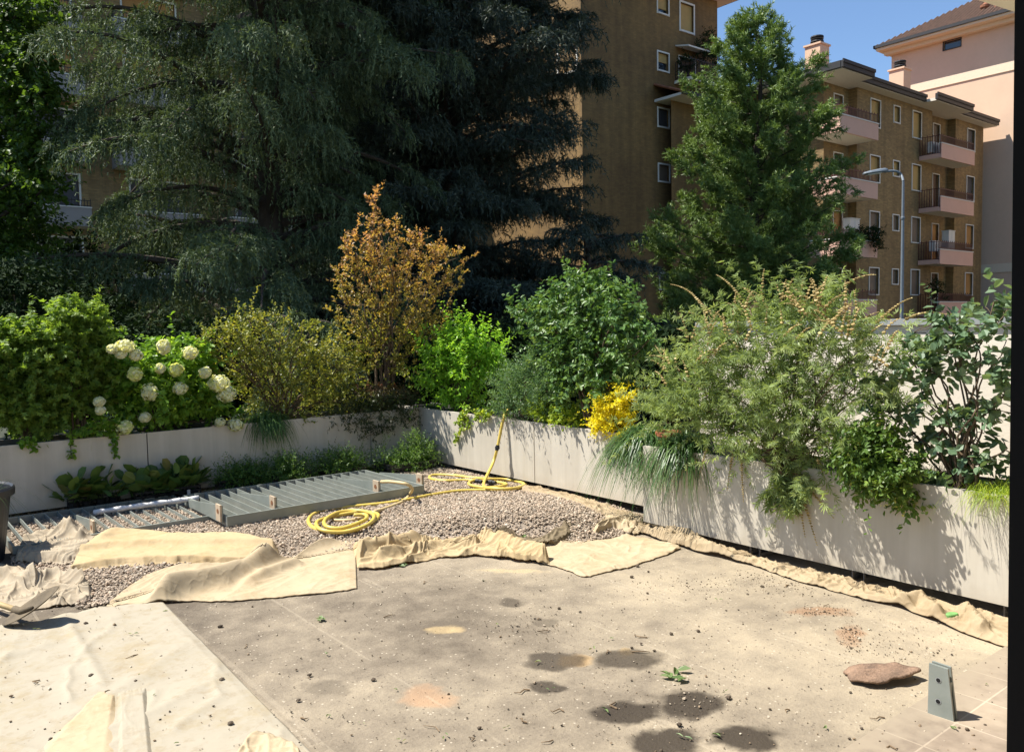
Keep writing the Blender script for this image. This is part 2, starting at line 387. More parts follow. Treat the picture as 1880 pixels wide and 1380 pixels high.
mb = MB(); prism(mb, [q0, q1, q1 + nn * 3.0, q0 + nn * 3.0], zs, zs + .2); mb.build('balcony_slab', M_SOFF, hs)

# ------------------------------------------------------------------ street buildings
M_BRICK = brickmat('brown_brick', (.35, .235, .10), (.24, .16, .068), (.22, .165, .09))
M_BRICK_T = brickmat('ochre_brick', (.255, .155, .050), (.195, .118, .038), (.17, .11, .05))
M_PINK = plain('pink_stucco', (.64, .445, .31), .85, .06, .6); M_PINKB = plain('pink_balcony', (.66, .40, .30), .8, .05, 1.2)
M_PALE = plain('pale_band', (.72, .58, .42), .85, .05); M_GREYB = plain('grey_balcony', (.30, .27, .245), .85, .06, 1.0)
M_WHITE = plain('white_trim', (.72, .68, .60), .6, .04); M_SOFFIT = plain('white_soffit', (.70, .64, .54), .8, .05)
M_DARK = plain('dark_fascia', (.030, .028, .028), .5, .15); M_RAIL = plain('maroon_railing', (.075, .018, .018), .5, .1); M_RAILD = plain('iron_railing', (.03, .022, .02), .5)
M_TILE = plain('clay_roof', (.26, .105, .055), .85, .35, 5, bmp=.4); M_TILEB = plain('brown_clay_roof', (.13, .075, .05), .9, .4, 4, bmp=.4)
def shutter(name, c):
    m, t, bs, out = newmat(name); sp = node(t, 'ShaderNodeSeparateXYZ', {0: gpos(t)})
    fr = mth(t, 'FRACT', mth(t, 'MULTIPLY', sp.outputs[2], 18.0)); nz = noise(t, gpos(t), 1.5, 3)
    col = ramp(t, nz, [(.3, tuple(x * .85 for x in c)), (.7, tuple(x * 1.1 for x in c))])
    t.links.new(col, bs.inputs['Base Color']); bs.inputs['Roughness'].default_value = .6; bump(t, bs, mth(t, 'ABSOLUTE', mth(t, 'SUBTRACT', fr, .5)), .8, .02); return m
M_SH_Y = shutter('ochre_shutter', (.52, .33, .11)); M_SH_B = shutter('brown_shutter', (.20, .145, .10)); M_SH_G = shutter('grey_shutter', (.085, .080, .082)); M_SH_O = shutter('orange_shutter', (.50, .25, .075))
M_DOOR = plain('brown_door', (.10, .055, .03), .5)
m, t, bs, out = newmat('window_glass'); bs.inputs['Base Color'].default_value = (.02, .028, .035, 1); bs.inputs['Roughness'].default_value = .06; bs.inputs['Specular IOR Level'].default_value = .8; M_GLASS = m

def facade(mb, o, u, n, Wd, z0, z1, holes, rev=.22, th=.3):
    """wall from point o along unit u (xy), outward normal n, with real openings; holes: (s0,s1,za,zb)"""
    S = sorted({0.0, Wd, *[h[0] for h in holes], *[h[1] for h in holes]}); Zs = sorted({z0, z1, *[h[2] for h in holes], *[h[3] for h in holes]})
    S = [s for s in S if -1e-6 <= s <= Wd + 1e-6]; Zs = [z for z in Zs if z0 - 1e-6 <= z <= z1 + 1e-6]
    P = lambda s, z, d=0.: (o[0] + u[0] * s - n[0] * d, o[1] + u[1] * s - n[1] * d, z)
    flip = (u[0] * n[1] - u[1] * n[0]) > 0
    fq = lambda q: q[::-1] if flip else q
    for i in range(len(S) - 1):
        for j in range(len(Zs) - 1):
            cs, cz = (S[i] + S[i + 1]) / 2, (Zs[j] + Zs[j + 1]) / 2
            if any(h[0] < cs < h[1] and h[2] < cz < h[3] for h in holes): continue
            mb.add(fq([P(S[i], Zs[j]), P(S[i + 1], Zs[j]), P(S[i + 1], Zs[j + 1]), P(S[i], Zs[j + 1])]), [[0, 1, 2, 3]])
    for a, b, c, d in holes:
        R = [(a, c), (b, c), (b, d), (a, d)]
        for k in range(4):
            p, q = R[k], R[(k + 1) % 4]
            mb.add([P(*p), P(*q), P(*q, rev), P(*p, rev)], [[3, 2, 1, 0]] if not flip else [[0, 1, 2, 3]])
        mb.add([P(a, c, rev), P(b, c, rev), P(b, d, rev), P(a, d, rev)], [[0, 1, 2, 3]])
def window(par, o, u, n, s0, s1, za, zb, msh, frame=.06, name='window', open_=0.0, trim=True):
    """white surround proud of the wall + roller shutter or pane inside the reveal"""
    P = lambda s, z, d: np.array([o[0] + u[0] * s + n[0] * d, o[1] + u[1] * s + n[1] * d, z])
    mb = MB(); f = frame
    def slab(sa, sb, z_a, z_b, d0, d1):
        V = [P(sa, z_a, d0), P(sb, z_a, d0), P(sb, z_a, d1), P(sa, z_a, d1), P(sa, z_b, d0), P(sb, z_b, d0), P(sb, z_b, d1), P(sa, z_b, d1)]
        mb.add(V, BOXF)
    slab(s0 - f, s0, za - f, zb + f, -.04, .035); slab(s1, s1 + f, za - f, zb + f, -.04, .035)
    slab(s0, s1, zb, zb + f, -.04, .035); slab(s0 - .0, s1, za - f, za, -.1, .07)
    fr = mb.build(name, M_WHITE if trim else M_DARK, par)
    mb = MB(); zs = za + (zb - za) * open_
    slab(s0 + .004, s1 - .004, zs, zb - .004, -.16, -.12); mb.build('shutter', msh, fr)
    if open_ > 0.02:
        mb = MB(); slab(s0 + .004, s1 - .004, za + .004, zs, -.19, -.17); mb.build('pane', M_GLASS, fr)
    return fr
def railing(name, par, pts, z0, h, mat, step=.13, r=.014, curl=True):
    mb = MB()
    for p, q in zip(pts[:-1], pts[1:]):
        p, q = np.array([*p, 0.]), np.array([*q, 0.]); L = np.linalg.norm(q - p); k = max(1, int(L / step))
        for zz in (z0 + .06, z0 + h): bar(mb, p + (0, 0, zz), q + (0, 0, zz), .035, .035)
        for i in range(k + 1):
            c = p + (q - p) * i / k; top = h + (.09 if curl and i % 2 else 0.0)
            bar(mb, c + (0, 0, z0), c + (0, 0, z0 + top), r * 2, r * 2, up=(1, 0, 0))
    return mb.build(name, mat, par)

# --- brown apartment block
YB, YBR = 22.75, 23.22
bx = lambda px, py, y=YB: ony(px, py, y)[0]
bz = lambda px, py, y=YB: ony(px, py, y)[2]
xl = bx(1512, 300, YBR); xa = bx(1573, 300); xb = bx(1710, 340); xc = bx(1753, 340); xd = bx(1803, 380)
z_e = bz(1573, 160); Z0 = GZ
bb = thing('apartment_building', (xa, YB, GZ), 'four-storey brown brick apartment block with pink-fronted balconies behind the street lamp', 'building')
def wins(rows, w):
    L = []
    for x, ya, yb in rows: L.append((bx(x, (ya + yb) / 2), bz(x, ya), bz(x, yb)))
    x = np.mean([l[0] for l in L]); return [(x - w / 2, x + w / 2, l[2], l[1]) for l in L]
colA = wins([(1606.5, 184, 233), (1606, 287, 334), (1605.5, 389.5, 434), (1604.5, 492.5, 540)], .98)
colB = wins([(1645.5, 196, 225), (1645, 296.5, 323.5), (1644.5, 395.5, 423), (1644, 495, 521)], .66)
colC = wins([(1682.5, 206, 253.5), (1682, 303.5, 349.5), (1681, 400, 445), (1680.5, 496, 540.5)], 1.0)
colD = wins([(1781.5, 238, 277), (1781, 325, 367), (1780, 414, 455), (1779, 502, 541)], 1.02)
mb = MB(); uX, nY = (1., 0.), (0., -1.)
holesL = [(a - xa, b - xa, c, d) for a, b, c, d in colA + colB + colC]
facade(mb, (xa, YB), uX, nY, xb - xa, Z0, z_e, holesL)
holesD = [(a - xc, b - xc, c, d) for a, b, c, d in colD]
facade(mb, (xc, YB), uX, nY, xd - xc, Z0, z_e, holesD)
fl = [bz(1541, y, YB - 1.15) for y in (250, 358, 463, 574)]     # balcony slab undersides
fl = list(np.linspace(np.mean(fl) + 1.5 * 2.98, np.mean(fl) - 1.5 * 2.98, 4))
doorx1 = (bx(970, 0) if False else bx(1539, 190, YBR)); doorx2 = bx(1719, 245, YBR)
dh = [(z + .2, z + 2.5) for z in fl]
facade(mb, (xl, YBR), uX, nY, xa - xl, Z0, z_e, [(doorx1 - xl - .42, doorx1 - xl + .42, *h) for h in dh])
facade(mb, (xb, YBR), uX, nY, xc - xb, Z0, z_e, [(doorx2 - xb - .42, doorx2 - xb + .42, *h) for h in dh])
for xx in (xa, xc): mb.add([(xx, YB, Z0), (xx, YBR, Z0), (xx, YBR, z_e), (xx, YB, z_e)], [[3, 2, 1, 0]])
mb.add([(xb, YB, Z0), (xb, YBR, Z0), (xb, YBR, z_e), (xb, YB, z_e)], [[0, 1, 2, 3]])
# side and rear walls
facade(mb, (xl, 32.5), (0., -1.), (-1., 0.), 32.5 - YBR, Z0, z_e, [])
mb.add([(xd, YB, Z0), (xd, 33, Z0), (xd, 33, z_e), (xd, YB, z_e)], [[0, 1, 2, 3]])
mb.build('wall', M_BRICK, bb)
msA = [M_SH_Y, M_SH_Y, M_SH_B, M_SH_B]
for i, h in enumerate(colA): window(bb, (xa, YB), uX, nY, h[0] - xa, h[1] - xa, h[2], h[3], msA[i])
for i, h in enumerate(colB): window(bb, (xa, YB), uX, nY, h[0] - xa, h[1] - xa, h[2], h[3], [M_SH_Y, M_SH_Y, M_SH_B, M_SH_B][i])
for i, h in enumerate(colC): window(bb, (xa, YB), uX, nY, h[0] - xa, h[1] - xa, h[2], h[3], [M_SH_Y, M_SH_Y, M_SH_B, M_SH_B][i])
for i, h in enumerate(colD): window(bb, (xc, YB), uX, nY, h[0] - xc, h[1] - xc, h[2], h[3], [M_SH_G, M_SH_G, M_SH_O, M_SH_O][i])
for (xo, dx) in ((xl, doorx1), (xb, doorx2)):
    for i, h in enumerate(dh): window(bb, (xo, YBR), uX, nY, dx - xo - .42, dx - xo + .42, h[0], h[1], [M_SH_B, M_DOOR, M_SH_O, M_DOOR][i], name='balcony_door', frame=.05)
def balcony(par, x0, x1, z, yb, yf, left_panel, hp=.78, rail=.42, mp=None, mr=None):
    mp = mp or M_PINKB; mr = mr or M_RAIL
    mb = MB(); box(mb, (x0, yf, z), (x1, yb, z + .16)); sl = mb.build('balcony', M_SOFFIT, par)
    mb = MB(); box(mb, (x0 - .02, yf - .10, z - .02), (x1 + .02, yf - .003, z + hp))
    if left_panel: box(mb, (x0 - .10, yf - .1, z - .02), (x0 - .022, yb - .02, z + hp))
    else: box(mb, (x0 - .06, yf, z - .01), (x0 - .003, yb - .02, z + .24))
    mb.build('parapet', mp, sl)
    mb = MB(); box(mb, (x0 - .04, yf - .13, z + hp + .003), (x1 + .04, yf + .04, z + hp + .05))
    if left_panel: box(mb, (x0 - .13, yf + .043, z + hp + .003), (x0 + .03, yb - .03, z + hp + .05))
    mb.build('coping', M_WHITE, sl)
    railing('railing', sl, [(x0, yf - .04), (x1, yf - .04)], z + hp + .05, rail, mr)
    if left_panel: railing('railing', sl, [(x0 - .05, yb - .05), (x0 - .05, yf - .04)], z + hp + .05, rail, mr)
    else: railing('railing', sl, [(x0 - .03, yb - .05), (x0 - .03, yf - .04)], z + .2, rail + hp - .15, mr)
    return sl
YF = YB - 1.15
xb0, xb1 = bx(1541, 235, YF), bx(1609, 245, YF); xb2, xb3 = bx(1732, 290, YF), bx(1786, 290, YF)
for z in fl:
    balcony(bb, xb0, xb1, z, YBR - .003, YF, True); balcony(bb, xb2 - .45, xb3, z - .08, YB + .0 - .003, YF, False)
# eaves: soffit slab, dark gutter fascia, low clay roof
ov = 1.0; e_l = bx(1512, 200, YBR) - 1.3
def eave(x0, x1, yf, dz=0.0, ext=None):
    mb = MB(); box(mb, (x0, yf, z_e + .003 + dz), (x1, 26.5, z_e + .16 + dz)); s = mb.build('eave', M_SOFFIT, bb)
    mb = MB(); box(mb, (x0 - .12, yf - .14, z_e + .04 + dz), (x1, yf - .003, z_e + .36 + dz)); box(mb, (x0 - .2, yf - .2, z_e + .24 + dz), (x1 - .002, yf - .142, z_e + .40 + dz)); mb.build('gutter', M_DARK, s); return s
e1 = bx(1612, 150, YF - .4); e2, e3 = bx(1729, 175, YF - .4), bx(1793, 200, YF - .4)
s1 = eave(e_l, e1, YF - .1)
mb = MB(); box(mb, (e_l - .14, YF - .1, z_e + .04), (e_l - .003, 32, z_e + .36)); mb.build('gutter', M_DARK, s1)
eave(e1 + .003, e2 - .003, YF + .55); eave(e2, e3, YF - .1); eave(e3 + .003, xd + .5, YF + .55)
mb = MB(); xr0, xr1 = e_l + .3, xd + .3; yr0, yr1 = YF + .9, 32.0; ym = (yr0 + yr1) / 2
mb.add([(xr0, yr0, z_e + .3), (xr1, yr0, z_e + .3), (xr1, ym, z_e + 1.5), (xr0 + 3, ym, z_e + 1.5), (xr0, yr1, z_e + .3), (xr1, yr1, z_e + .3)], [[0, 1, 2, 3], [3, 2, 5, 4]])
mb.add([(xr0, yr0, z_e + .3), (xr0 + 3, ym, z_e + 1.5), (xr0, yr1, z_e + .3)], [[0, 1, 2]]); roof = mb.build('roof', M_TILE, bb)
def chimney(par, c, z0, z1, w):
    mb = MB(); box(mb, (c[0] - w / 2, c[1] - w / 2, z0), (c[0] + w / 2, c[1] + w / 2, z1)); box(mb, (c[0] - w / 2 - .07, c[1] - w / 2 - .07, z1 + .003), (c[0] + w / 2 + .07, c[1] + w / 2 + .07, z1 + .1))
    ch = mb.build('chimney', M_PINK, par); mb = MB()
    for k in range(4): lathe(mb, [(.0, z1 + .12 + k * .13), (w * .36 + .03 * (k % 2), z1 + .13 + k * .13), (w * .38, z1 + .2 + k * .13), (0, z1 + .21 + k * .13)], (c[0], c[1], 0), 14)
    mb.build('chimney_cap', M_DARK, ch)
P = ony(1500, 100, 26.5); chimney(bb, P, z_e, ony(1500, 87, 26.5)[2], .95)
P = ony(1652, 150, 25.2); chimney(bb, P, z_e, ony(1652, 131, 25.2)[2], .9)
# things kept on the balconies
mb = MB(); 
def cabinet(px, py0, py1, w, y, lab):
    a = ony(px, py1, y); z = ony(px, py0, y)[2]; mb = MB(); box(mb, (a[0] - w / 2, y - .2, a[2] - .5), (a[0] + w / 2, y + .2, z)); box(mb, (a[0] - .012, y - .215, a[2] - .4), (a[0] + .012, y - .203, z - .05))
    box(mb, (a[0] - w / 2 - .03, y - .23, z + .003), (a[0] + w / 2 + .03, y + .23, z + .05))
    return tag(mb.build('cabinet', M_WHITE, loc=(a[0], y, a[2] - .5)), lab, 'cabinet')
cabinet(1563, 403, 424, .9, YB - .3, 'white cabinet standing on the left balcony under the third floor')
cabinet(1741, 425, 446, .8, YB - .4, 'pale cabinet on the right balcony beside the window of ochre shutter')
def acunit(px, py, lab):
    a = ony(px, py, YB - .55); mb = MB(); box(mb, (a[0] - .4, a[1] - .16, a[2] - .3), (a[0] + .4, a[1] + .16, a[2] + .3)); o = thing('air_conditioner', (a[0], a[1], a[2] - .3), lab, 'air conditioner'); mb.build('casing', M_WHITE, o)
    mb = MB()
    for k in range(5): lathe(mb, [(.05 + .05 * k, 0), (.065 + .05 * k, 0)], (0, 0, 0), 20)
    V = np.vstack(mb.V); V = np.stack([V[:, 0] + a[0] - .08, V[:, 2] + a[1] - .166, V[:, 1] + a[2]], 1); m2 = MB(); off = 0
    m2.V = [V]; m2.F = mb.F; m2.K = mb.K; m2.n = mb.n; m2.build('fan_grille', M_DARK, o)
acunit(1713, 272, 'white air conditioner on the topmost right-hand balcony behind its railing'); acunit(1717, 452, 'white air conditioner on the right-hand balcony beside the pale cabinet')

# --- ochre tower and its lower wing
YT = 29.8
tx = lambda px, py: ony(px, py, YT)[0]; tz = lambda px, py: ony(px, py, YT)[2]
x0, x1 = tx(1069, 250), tx(1317, 60); z_t = tz(1300, -3)
tw = thing('apartment_tower', (x0, YT, GZ), 'tall ochre brick apartment tower with a column of small white-framed windows', 'building')
small = [(1217, -6, 25), (1217.5, 98, 130), (1218, 201, 233), (1219, 303, 333), (1220, 404, 432), (1221, 503, 530), (1222, 598, 625)]
H = [(tx(x, (a + b) / 2) - .42 - x0, tx(x, (a + b) / 2) + .42 - x0, tz(x, b), tz(x, a)) for x, a, b in small]
big = (tx(1249, 33) - x0, tx(1273, 33) - x0, tz(1261, 58), tz(1261, 8)); dr = (tx(1247, 130) - x0, tx(1275, 130) - x0, tz(1261, 158), tz(1261, 108))
mb = MB(); facade(mb, (x0, YT), uX, nY, x1 - x0, GZ, z_t, H + [big, dr])
facade(mb, (x0, YT + 14), (0., -1.), (-1., 0.), 14, GZ, z_t, [])
mb.add([(x1, YT, GZ), (x1, YT + 14, GZ), (x1, YT + 14, z_t), (x1, YT, z_t)], [[0, 1, 2, 3]])
mb.build('wall', M_BRICK_T, tw)
for i, h in enumerate(H): window(tw, (x0, YT), uX, nY, *h, [M_SH_Y, M_SH_Y, M_SH_G, M_SH_B, M_SH_O, M_SH_B, M_SH_B][i], open_=[.3, .5, 0, 0, 0, 0, 0][i], frame=.08)
window(tw, (x0, YT), uX, nY, *big, M_SH_Y, frame=.1); window(tw, (x0, YT), uX, nY, *dr, M_DOOR, frame=.07, name='balcony_door')
px_ = onx(1040, 100, x0); 
for zc in (px_[2],): window(tw, (x0, YT + 14), (0., -1.), (-1., 0.), YT + 14 - px_[1] - .6, YT + 14 - px_[1] + .7, zc - .9, zc + .9, M_WHITE, frame=.1)
mb = MB(); box(mb, (x0 - .8, YT - .8, z_t + .003), (x1 + .8, YT + 14.8, z_t + .2)); ev = mb.build('eave', M_SOFFIT, tw)
mb = MB(); box(mb, (x0 - .9, YT - .93, z_t + .03), (x1 + .9, YT - .803, z_t + .5)); box(mb, (x1 + .803, YT - .8, z_t + .03), (x1 + .9, YT + 14, z_t + .5)); mb.build('gutter', M_DARK, ev)
zb = tz(1260, 160); bxa, bxb = tx(1238, 150), tx(1322, 150)
mb = MB(); box(mb, (bxa, YT - 1.1, zb), (bxb, YT - .003, zb + .16)); sl = mb.build('balcony', M_SOFFIT, tw)
railing('railing', sl, [(bxa, YT - .1), (bxa, YT - 1.08), (bxb, YT - 1.08)], zb + .16, .95, M_RAILD)
mb = MB(); ax0, ax1 = tx(1240, 95), tx(1282, 95); zc = tz(1260, 96)
mb.add([(ax0, YT - .003, zc + .2), (ax1, YT - .003, zc + .2), (ax1, YT - .9, zc), (ax0, YT - .9, zc), (ax0, YT - .003, zc + .13), (ax1, YT - .003, zc + .13), (ax1, YT - .9, zc - .08), (ax0, YT - .9, zc - .08)], [[0, 1, 2, 3], [7, 6, 5, 4], [3, 2, 6, 7], [0, 3, 7, 4], [1, 5, 6, 2], [0, 4, 5, 1]]); mb.build('door_canopy', M_WHITE, tw)
YW = 29.0; wx0, wx1 = ony(1232, 200, YW)[0], xl + 2; wz = ony(1240, 186, YW)[2]
wg = thing('low_wing', (wx0, YW, GZ), 'brown brick link wing with clay-tiled eave between tower and balcony block, behind the pine', 'building')
mb = MB(); facade(mb, (wx0, YW), uX, nY, wx1 - wx0, GZ, wz, []); mb.build('wall', M_BRICK_T, wg)
mb = MB(); box(mb, (wx0 - .4, YW - 1.0, wz + .003), (wx1, YT - .01, wz + .14)); ev = mb.build('eave', M_SOFFIT, wg)
mb = MB(); mb.add([(wx0 - .5, YW - 1.1, wz + .145), (wx1, YW - 1.1, wz + .145), (wx1, YT - .01, wz + .9), (wx0 - .5, YT - .01, wz + .9)], [[0, 1, 2, 3]])
for k in range(60):
    xx = wx0 - .4 + k * .22
    if xx < wx1: tube(mb, [(xx, YW - 1.13, wz + .16), (xx, YT - .02, wz + .92)], .075, 6)
mb.build('roof', M_TILE, wg)
mb = MB(); box(mb, (wx0 - .5, YW - 1.25, wz + .0), (wx1, YW - 1.13, wz + .2)); mb.build('gutter', M_DARK, ev)

# --- pink block at the far right
XP = xd + .9
pk = thing('pink_building', (XP, 20, GZ), 'tall pink stucco building with pale string course and tiled roof at far right', 'building')
ya = onx(1637, 94, XP)[1]; zp = onx(1637, 96, XP)[2]
q = onx(1748, 81, XP); hw = (ya - q[1] - .55, ya - q[1] + .55, onx(1748, 89, XP)[2], onx(1748, 74, XP)[2])
mb = MB(); facade(mb, (XP, ya), (0., -1.), (-1., 0.), ya + 6, GZ, zp, [hw]); mb.add([(XP, ya, GZ), (XP + 12, ya, GZ), (XP + 12, ya, zp), (XP, ya, zp)], [[0, 1, 2, 3]]); mb.build('wall', M_PINK, pk)
mb = MB(); box(mb, (XP - .03 + .0, ya - hw[1], hw[2]), (XP + .15, ya - hw[0], hw[3])); 
window(pk, (XP, ya), (0., -1.), (-1., 0.), *hw, M_GLASS, frame=.05, trim=False)
for py, hh in ((158, .28), (500, .28)):
    z = onx(1700, py, XP)[2]; mb = MB(); box(mb, (XP - .06, -6, z - hh), (XP - .003, ya, z + hh)); mb.build('string_course', M_PALE, pk)
mb = MB(); ye = onx(1608, 88, XP - 1.1)[1]; box(mb, (XP - 1.1, -6, zp + .003), (XP + 13, ye, zp + .22)); box(mb, (XP - .5, -6, zp - .25), (XP - .003, ya + .3, zp)); ev = mb.build('eave', M_PALE, pk)
mb = MB(); box(mb, (XP - 1.25, -6, zp + .16), (XP - 1.103, ye + .1, zp + .36)); box(mb, (XP - 1.25, ye + .003, zp + .16), (XP + 13, ye + .12, zp + .36)); mb.build('gutter', M_DARK, ev)
mb = MB(); zr = zp + .25; mb.add([(XP - 1.2, -6, zr), (XP - 1.2, ye, zr), (XP + 6, ye - 7, zr + 4.3), (XP + 6, -6, zr + 4.3), (XP + 13, ye, zr)], [[0, 3, 2, 1]]); mb.F.append(np.array([[1, 2, 4]]))
for k in range(120):
    yy = ye - .1 - k * .28; top = min(1, max(0.02, (ye - yy) / 7)); 
    if yy > -6: tube(mb, [(XP - 1.2, yy, zr + .05), (XP - 1.2 + 7.2 * top, yy, zr + .05 + 4.3 * top)], .09, 5)
rf = mb.build('roof', M_TILEB, pk)
for px, py in ((1808, 18), (1828, 22)):
    c = onx(px, py + 8, XP + .4); mb = MB(); lathe(mb, [(0, -.5), (.2, -.5), (.2, .35), (.28, .4), (.28, .55), (.18, .6), (0, .75)], c, 14); mb.build('vent_pipe', M_TILE, rf)

# --- dim grey-balconied block at the left, behind the cedars
YG = 44.8
gx_ = lambda px, py: ony(px, py, YG)[0]; gz_ = lambda px, py: ony(px, py, YG)[2]
g0, g1 = gx_(-140, 200), x0 + 6
gb = thing('apartment_building', (g0, YG, GZ), 'brown apartment block with grey balconies behind the cedars at left', 'building')
YGF = YG - 1.4
zb = [ony(90, y, YGF)[2] for y in (57, 178, 285, 393)]; zb = [np.mean(zb) + (1.5 - k) * 3.05 for k in range(-1, 5)]
cols = [(-60, 40), (60, 140), (235, 330), (430, 530), (600, 690), (770, 850)]
mb = MB(); holes = []; wl = []
for ci, (pa, pb) in enumerate(cols):
    xa_, xb_ = gx_(pa, 250), gx_(pb, 250)
    for k, z in enumerate(zb): holes.append((xa_ - g0, min(xb_, xa_ + 3.0) - g0, z + .2, z + 2.6)); wl.append((ci, k))
facade(mb, (g0, YG), uX, nY, g1 - g0, GZ, zb[0] + 6, holes); mb.build('wall', M_BRICK, gb)
for h, (ci, k) in zip(holes, wl): window(gb, (g0, YG), uX, nY, *h, [M_SH_O, M_SH_O, M_SH_O, M_SH_G, M_SH_G, M_SH_G][k], open_=.5 if k == 2 else 0, frame=.09)
for ci, (pa, pb) in enumerate(cols):
    xa_, xb_ = gx_(pa - 28, 250) , gx_(pb + 30, 250)
    for z in zb:
        if ci == 1: xa_, xb_ = gx_(25, 250), gx_(160, 250)
        balcony(gb, xa_, xb_ - .3, z, YG - .003, YGF, True, hp=.85, rail=.3, mp=M_GREYB, mr=M_RAILD)

# --- street lamp
M_POLE = plain('galvanised_pole', (.16, .185, .21), .5, .1, metal=.2)
L0 = ond(1655.5, 580, 35.); s = 35. / FPX; zt = ond(1657, 335, 35.)[2]
lp = thing('street_lamp', (L0[0], L0[1], GZ), 'grey street lamp on a tall pole before the brown brick balconies', 'street lamp')
mb = MB(); tube(mb, [(L0[0], L0[1], GZ), (L0[0], L0[1], 3.2), (L0[0], L0[1], zt)], [.085, .07, .052], 12)
lathe(mb, [(.06, zt - 1.6), (.085, zt - 1.58), (.085, zt - 1.5), (.06, zt - 1.48)], (L0[0], L0[1], 0), 12); mb.build('pole', M_POLE, lp)
top = np.array([L0[0], L0[1], zt]); rw = right_w
A = [top, ond(1655, 322, 35.), ond(1648, 315.5, 35.), ond(1636, 314, 35.), ond(1624, 315.5, 35.)]
mb = MB(); tube(mb, spline(A, 6), .05, 10); mb.build('arm', M_POLE, lp)
a, b = ond(1629, 313.5, 35.), ond(1585, 319.5, 35.); d = _n(b - a); sd_ = _n(np.cross(d, (0, 0, 1))); up = np.cross(sd_, d)
mb = MB(); L = np.linalg.norm(b - a); prof = [(0, .09, .09), (.1, .15, .13), (.35, .21, .13), (.75, .22, .10), (.95, .16, .07), (1, .09, .05)]
ring = []
for q, w_, h_ in prof:
    c = a + d * L * q
    for k in range(10):
        an = k * 2 * math.pi / 10; ring.append(c + sd_ * w_ * math.cos(an) + up * h_ * max(-.35, math.sin(an)))
I = np.arange(10); J = (I + 1) % 10; F = np.vstack([np.stack([i * 10 + I, i * 10 + J, i * 10 + 10 + J, i * 10 + 10 + I], 1) for i in range(5)])
mb.add(ring, [F, np.arange(10)[::-1][None], (np.arange(10) + 50)[None]]); hd = mb.build('lamp_head', M_POLE, lp)
mb = MB(); bar(mb, a + d * .3 - up * .062, b - d * .15 - up * .062, .26, .03, up=up); mb.build('lens', M_WHITE, hd)
# ------------------------------------------------------------------ vegetation builders
M_BARK = plain('bark', (.060, .045, .033), .95, .35, 6, bmp=.6); M_TWIG = plain('twig_bark', (.11, .075, .045), .9, .3, 20)
UP = np.array([0., 0., 1.])
def PB(px, py, rx, ry, fn, dz=.8, w=1.0):
    c = np.asarray(fn(px, py)); s = depth(c) / FPX
    return c, np.array([rx * s, rx * s * dz, ry * s]), w
def twigs(blobs, n, skew=(3.2, 1.1), lump=.35, seed=0):
    v = np.array([np.prod(b[1]) ** (2 / 3) * b[2] for b in blobs]); idx = rng.choice(len(blobs), n, p=v / v.sum())
    c = np.array([b[0] for b in blobs])[idx]; r = np.array([b[1] for b in blobs])[idx]; u = rdir(n)
    lm = vnoise(u[:, 0] * 2.6 + idx * 7.3 + 50, u[:, 2] * 2.6 + u[:, 1] * 1.7 + 50, 5 + seed)
    rad = rng.beta(*skew, n) * (1 - lump + 2 * lump * lm)
    return c + r * u * rad[:, None], u
def foliage(mb, blobs, n, L=.15, k=7, shape='diamond', ln=.05, wd=.025, up=.35, out=.8, droop=.1, hang=.15, lift=.8, lump=.35, skew=(3.2, 1.1), colfn=None, sz=.25, P=None, D=None, spread=.85):
    if P is None:
        P, u = twigs(blobs, n, skew, lump); D = unit(u * out + UP * up + rdir(n) * .45)
    n = len(P); Ls = L * rng.uniform(.6, 1.3, n)
    t = (np.arange(k) + rng.random((n, k)) * .6) / k
    pos = P[:, None] + D[:, None] * (t * Ls[:, None])[..., None] - UP * (droop * t ** 2 * (Ls[:, None] / L) * L * 2)[..., None]
    perp = rng.normal(size=(n, k, 3)); perp = unit(perp - (perp * D[:, None]).sum(-1, keepdims=True) * D[:, None])
    ld = unit(D[:, None] * (1 - spread * .6) + perp * spread - UP * hang)
    nr = unit(UP * lift + rng.normal(size=(n, k, 3)) * .55 + D[:, None] * .1)
    size = rng.uniform(1 - sz, 1 + sz, (n, k)) * (1.1 - .35 * t)
    base = np.clip(.5 + rng.normal(size=(n, 1)) * .2 + rng.normal(size=(n, k)) * .14, 0, 1)
    if colfn is not None: base = colfn(pos, base, t)
    leaves(mb, pos.reshape(-1, 3), ld.reshape(-1, 3), nr.reshape(-1, 3), (ln * size).ravel(), (wd * size).ravel(), shape, np.clip(base, 0, 1).ravel())
    return P, D
def curve(p, q, bow, n=7, jit=.03):
    p, q = np.asarray(p, float), np.asarray(q, float); t = np.linspace(0, 1, n)[:, None]; L = np.linalg.norm(q - p)
    w = rng.normal(size=(n, 3)) * jit * L; w[0] = 0; w[-1] = 0
    return p + (q - p) * t + np.asarray(bow) * np.sin(math.pi * t) * L + w
def stems(mb, base, blobs, P, r0=.012, nst=None, ntw=60, bow=.08, tw=.003, sub=2):
    """stems from the root point to every blob, finer shoots from the stems to the twigs"""
    al = []
    for c, r, w in blobs:
        for s in range(sub):
            b = np.asarray(base) + np.append(rng.normal(size=2) * .03, 0); e = c + r * rdir(1)[0] * .45
            h = _n(np.append((e - b)[:2], 1e-6)); cu = spline(curve(b, e, -h * bow + UP * bow * .6, 6), 3)
            tube(mb, cu, np.linspace(r0, r0 * .35, len(cu)), 5, rng.random()); al.append(cu)
    al = np.vstack(al)
    for i in rng.choice(len(P), min(ntw, len(P)), replace=False):
        q = P[i]; d = np.linalg.norm(al - q, axis=1) + (al[:, 2] > q[2] + .05) * .3; j = al[np.argmin(d)]
        cu = curve(j, q, UP * .06, 4); tube(mb, cu, np.linspace(r0 * .3, tw, 4), 3, rng.random())
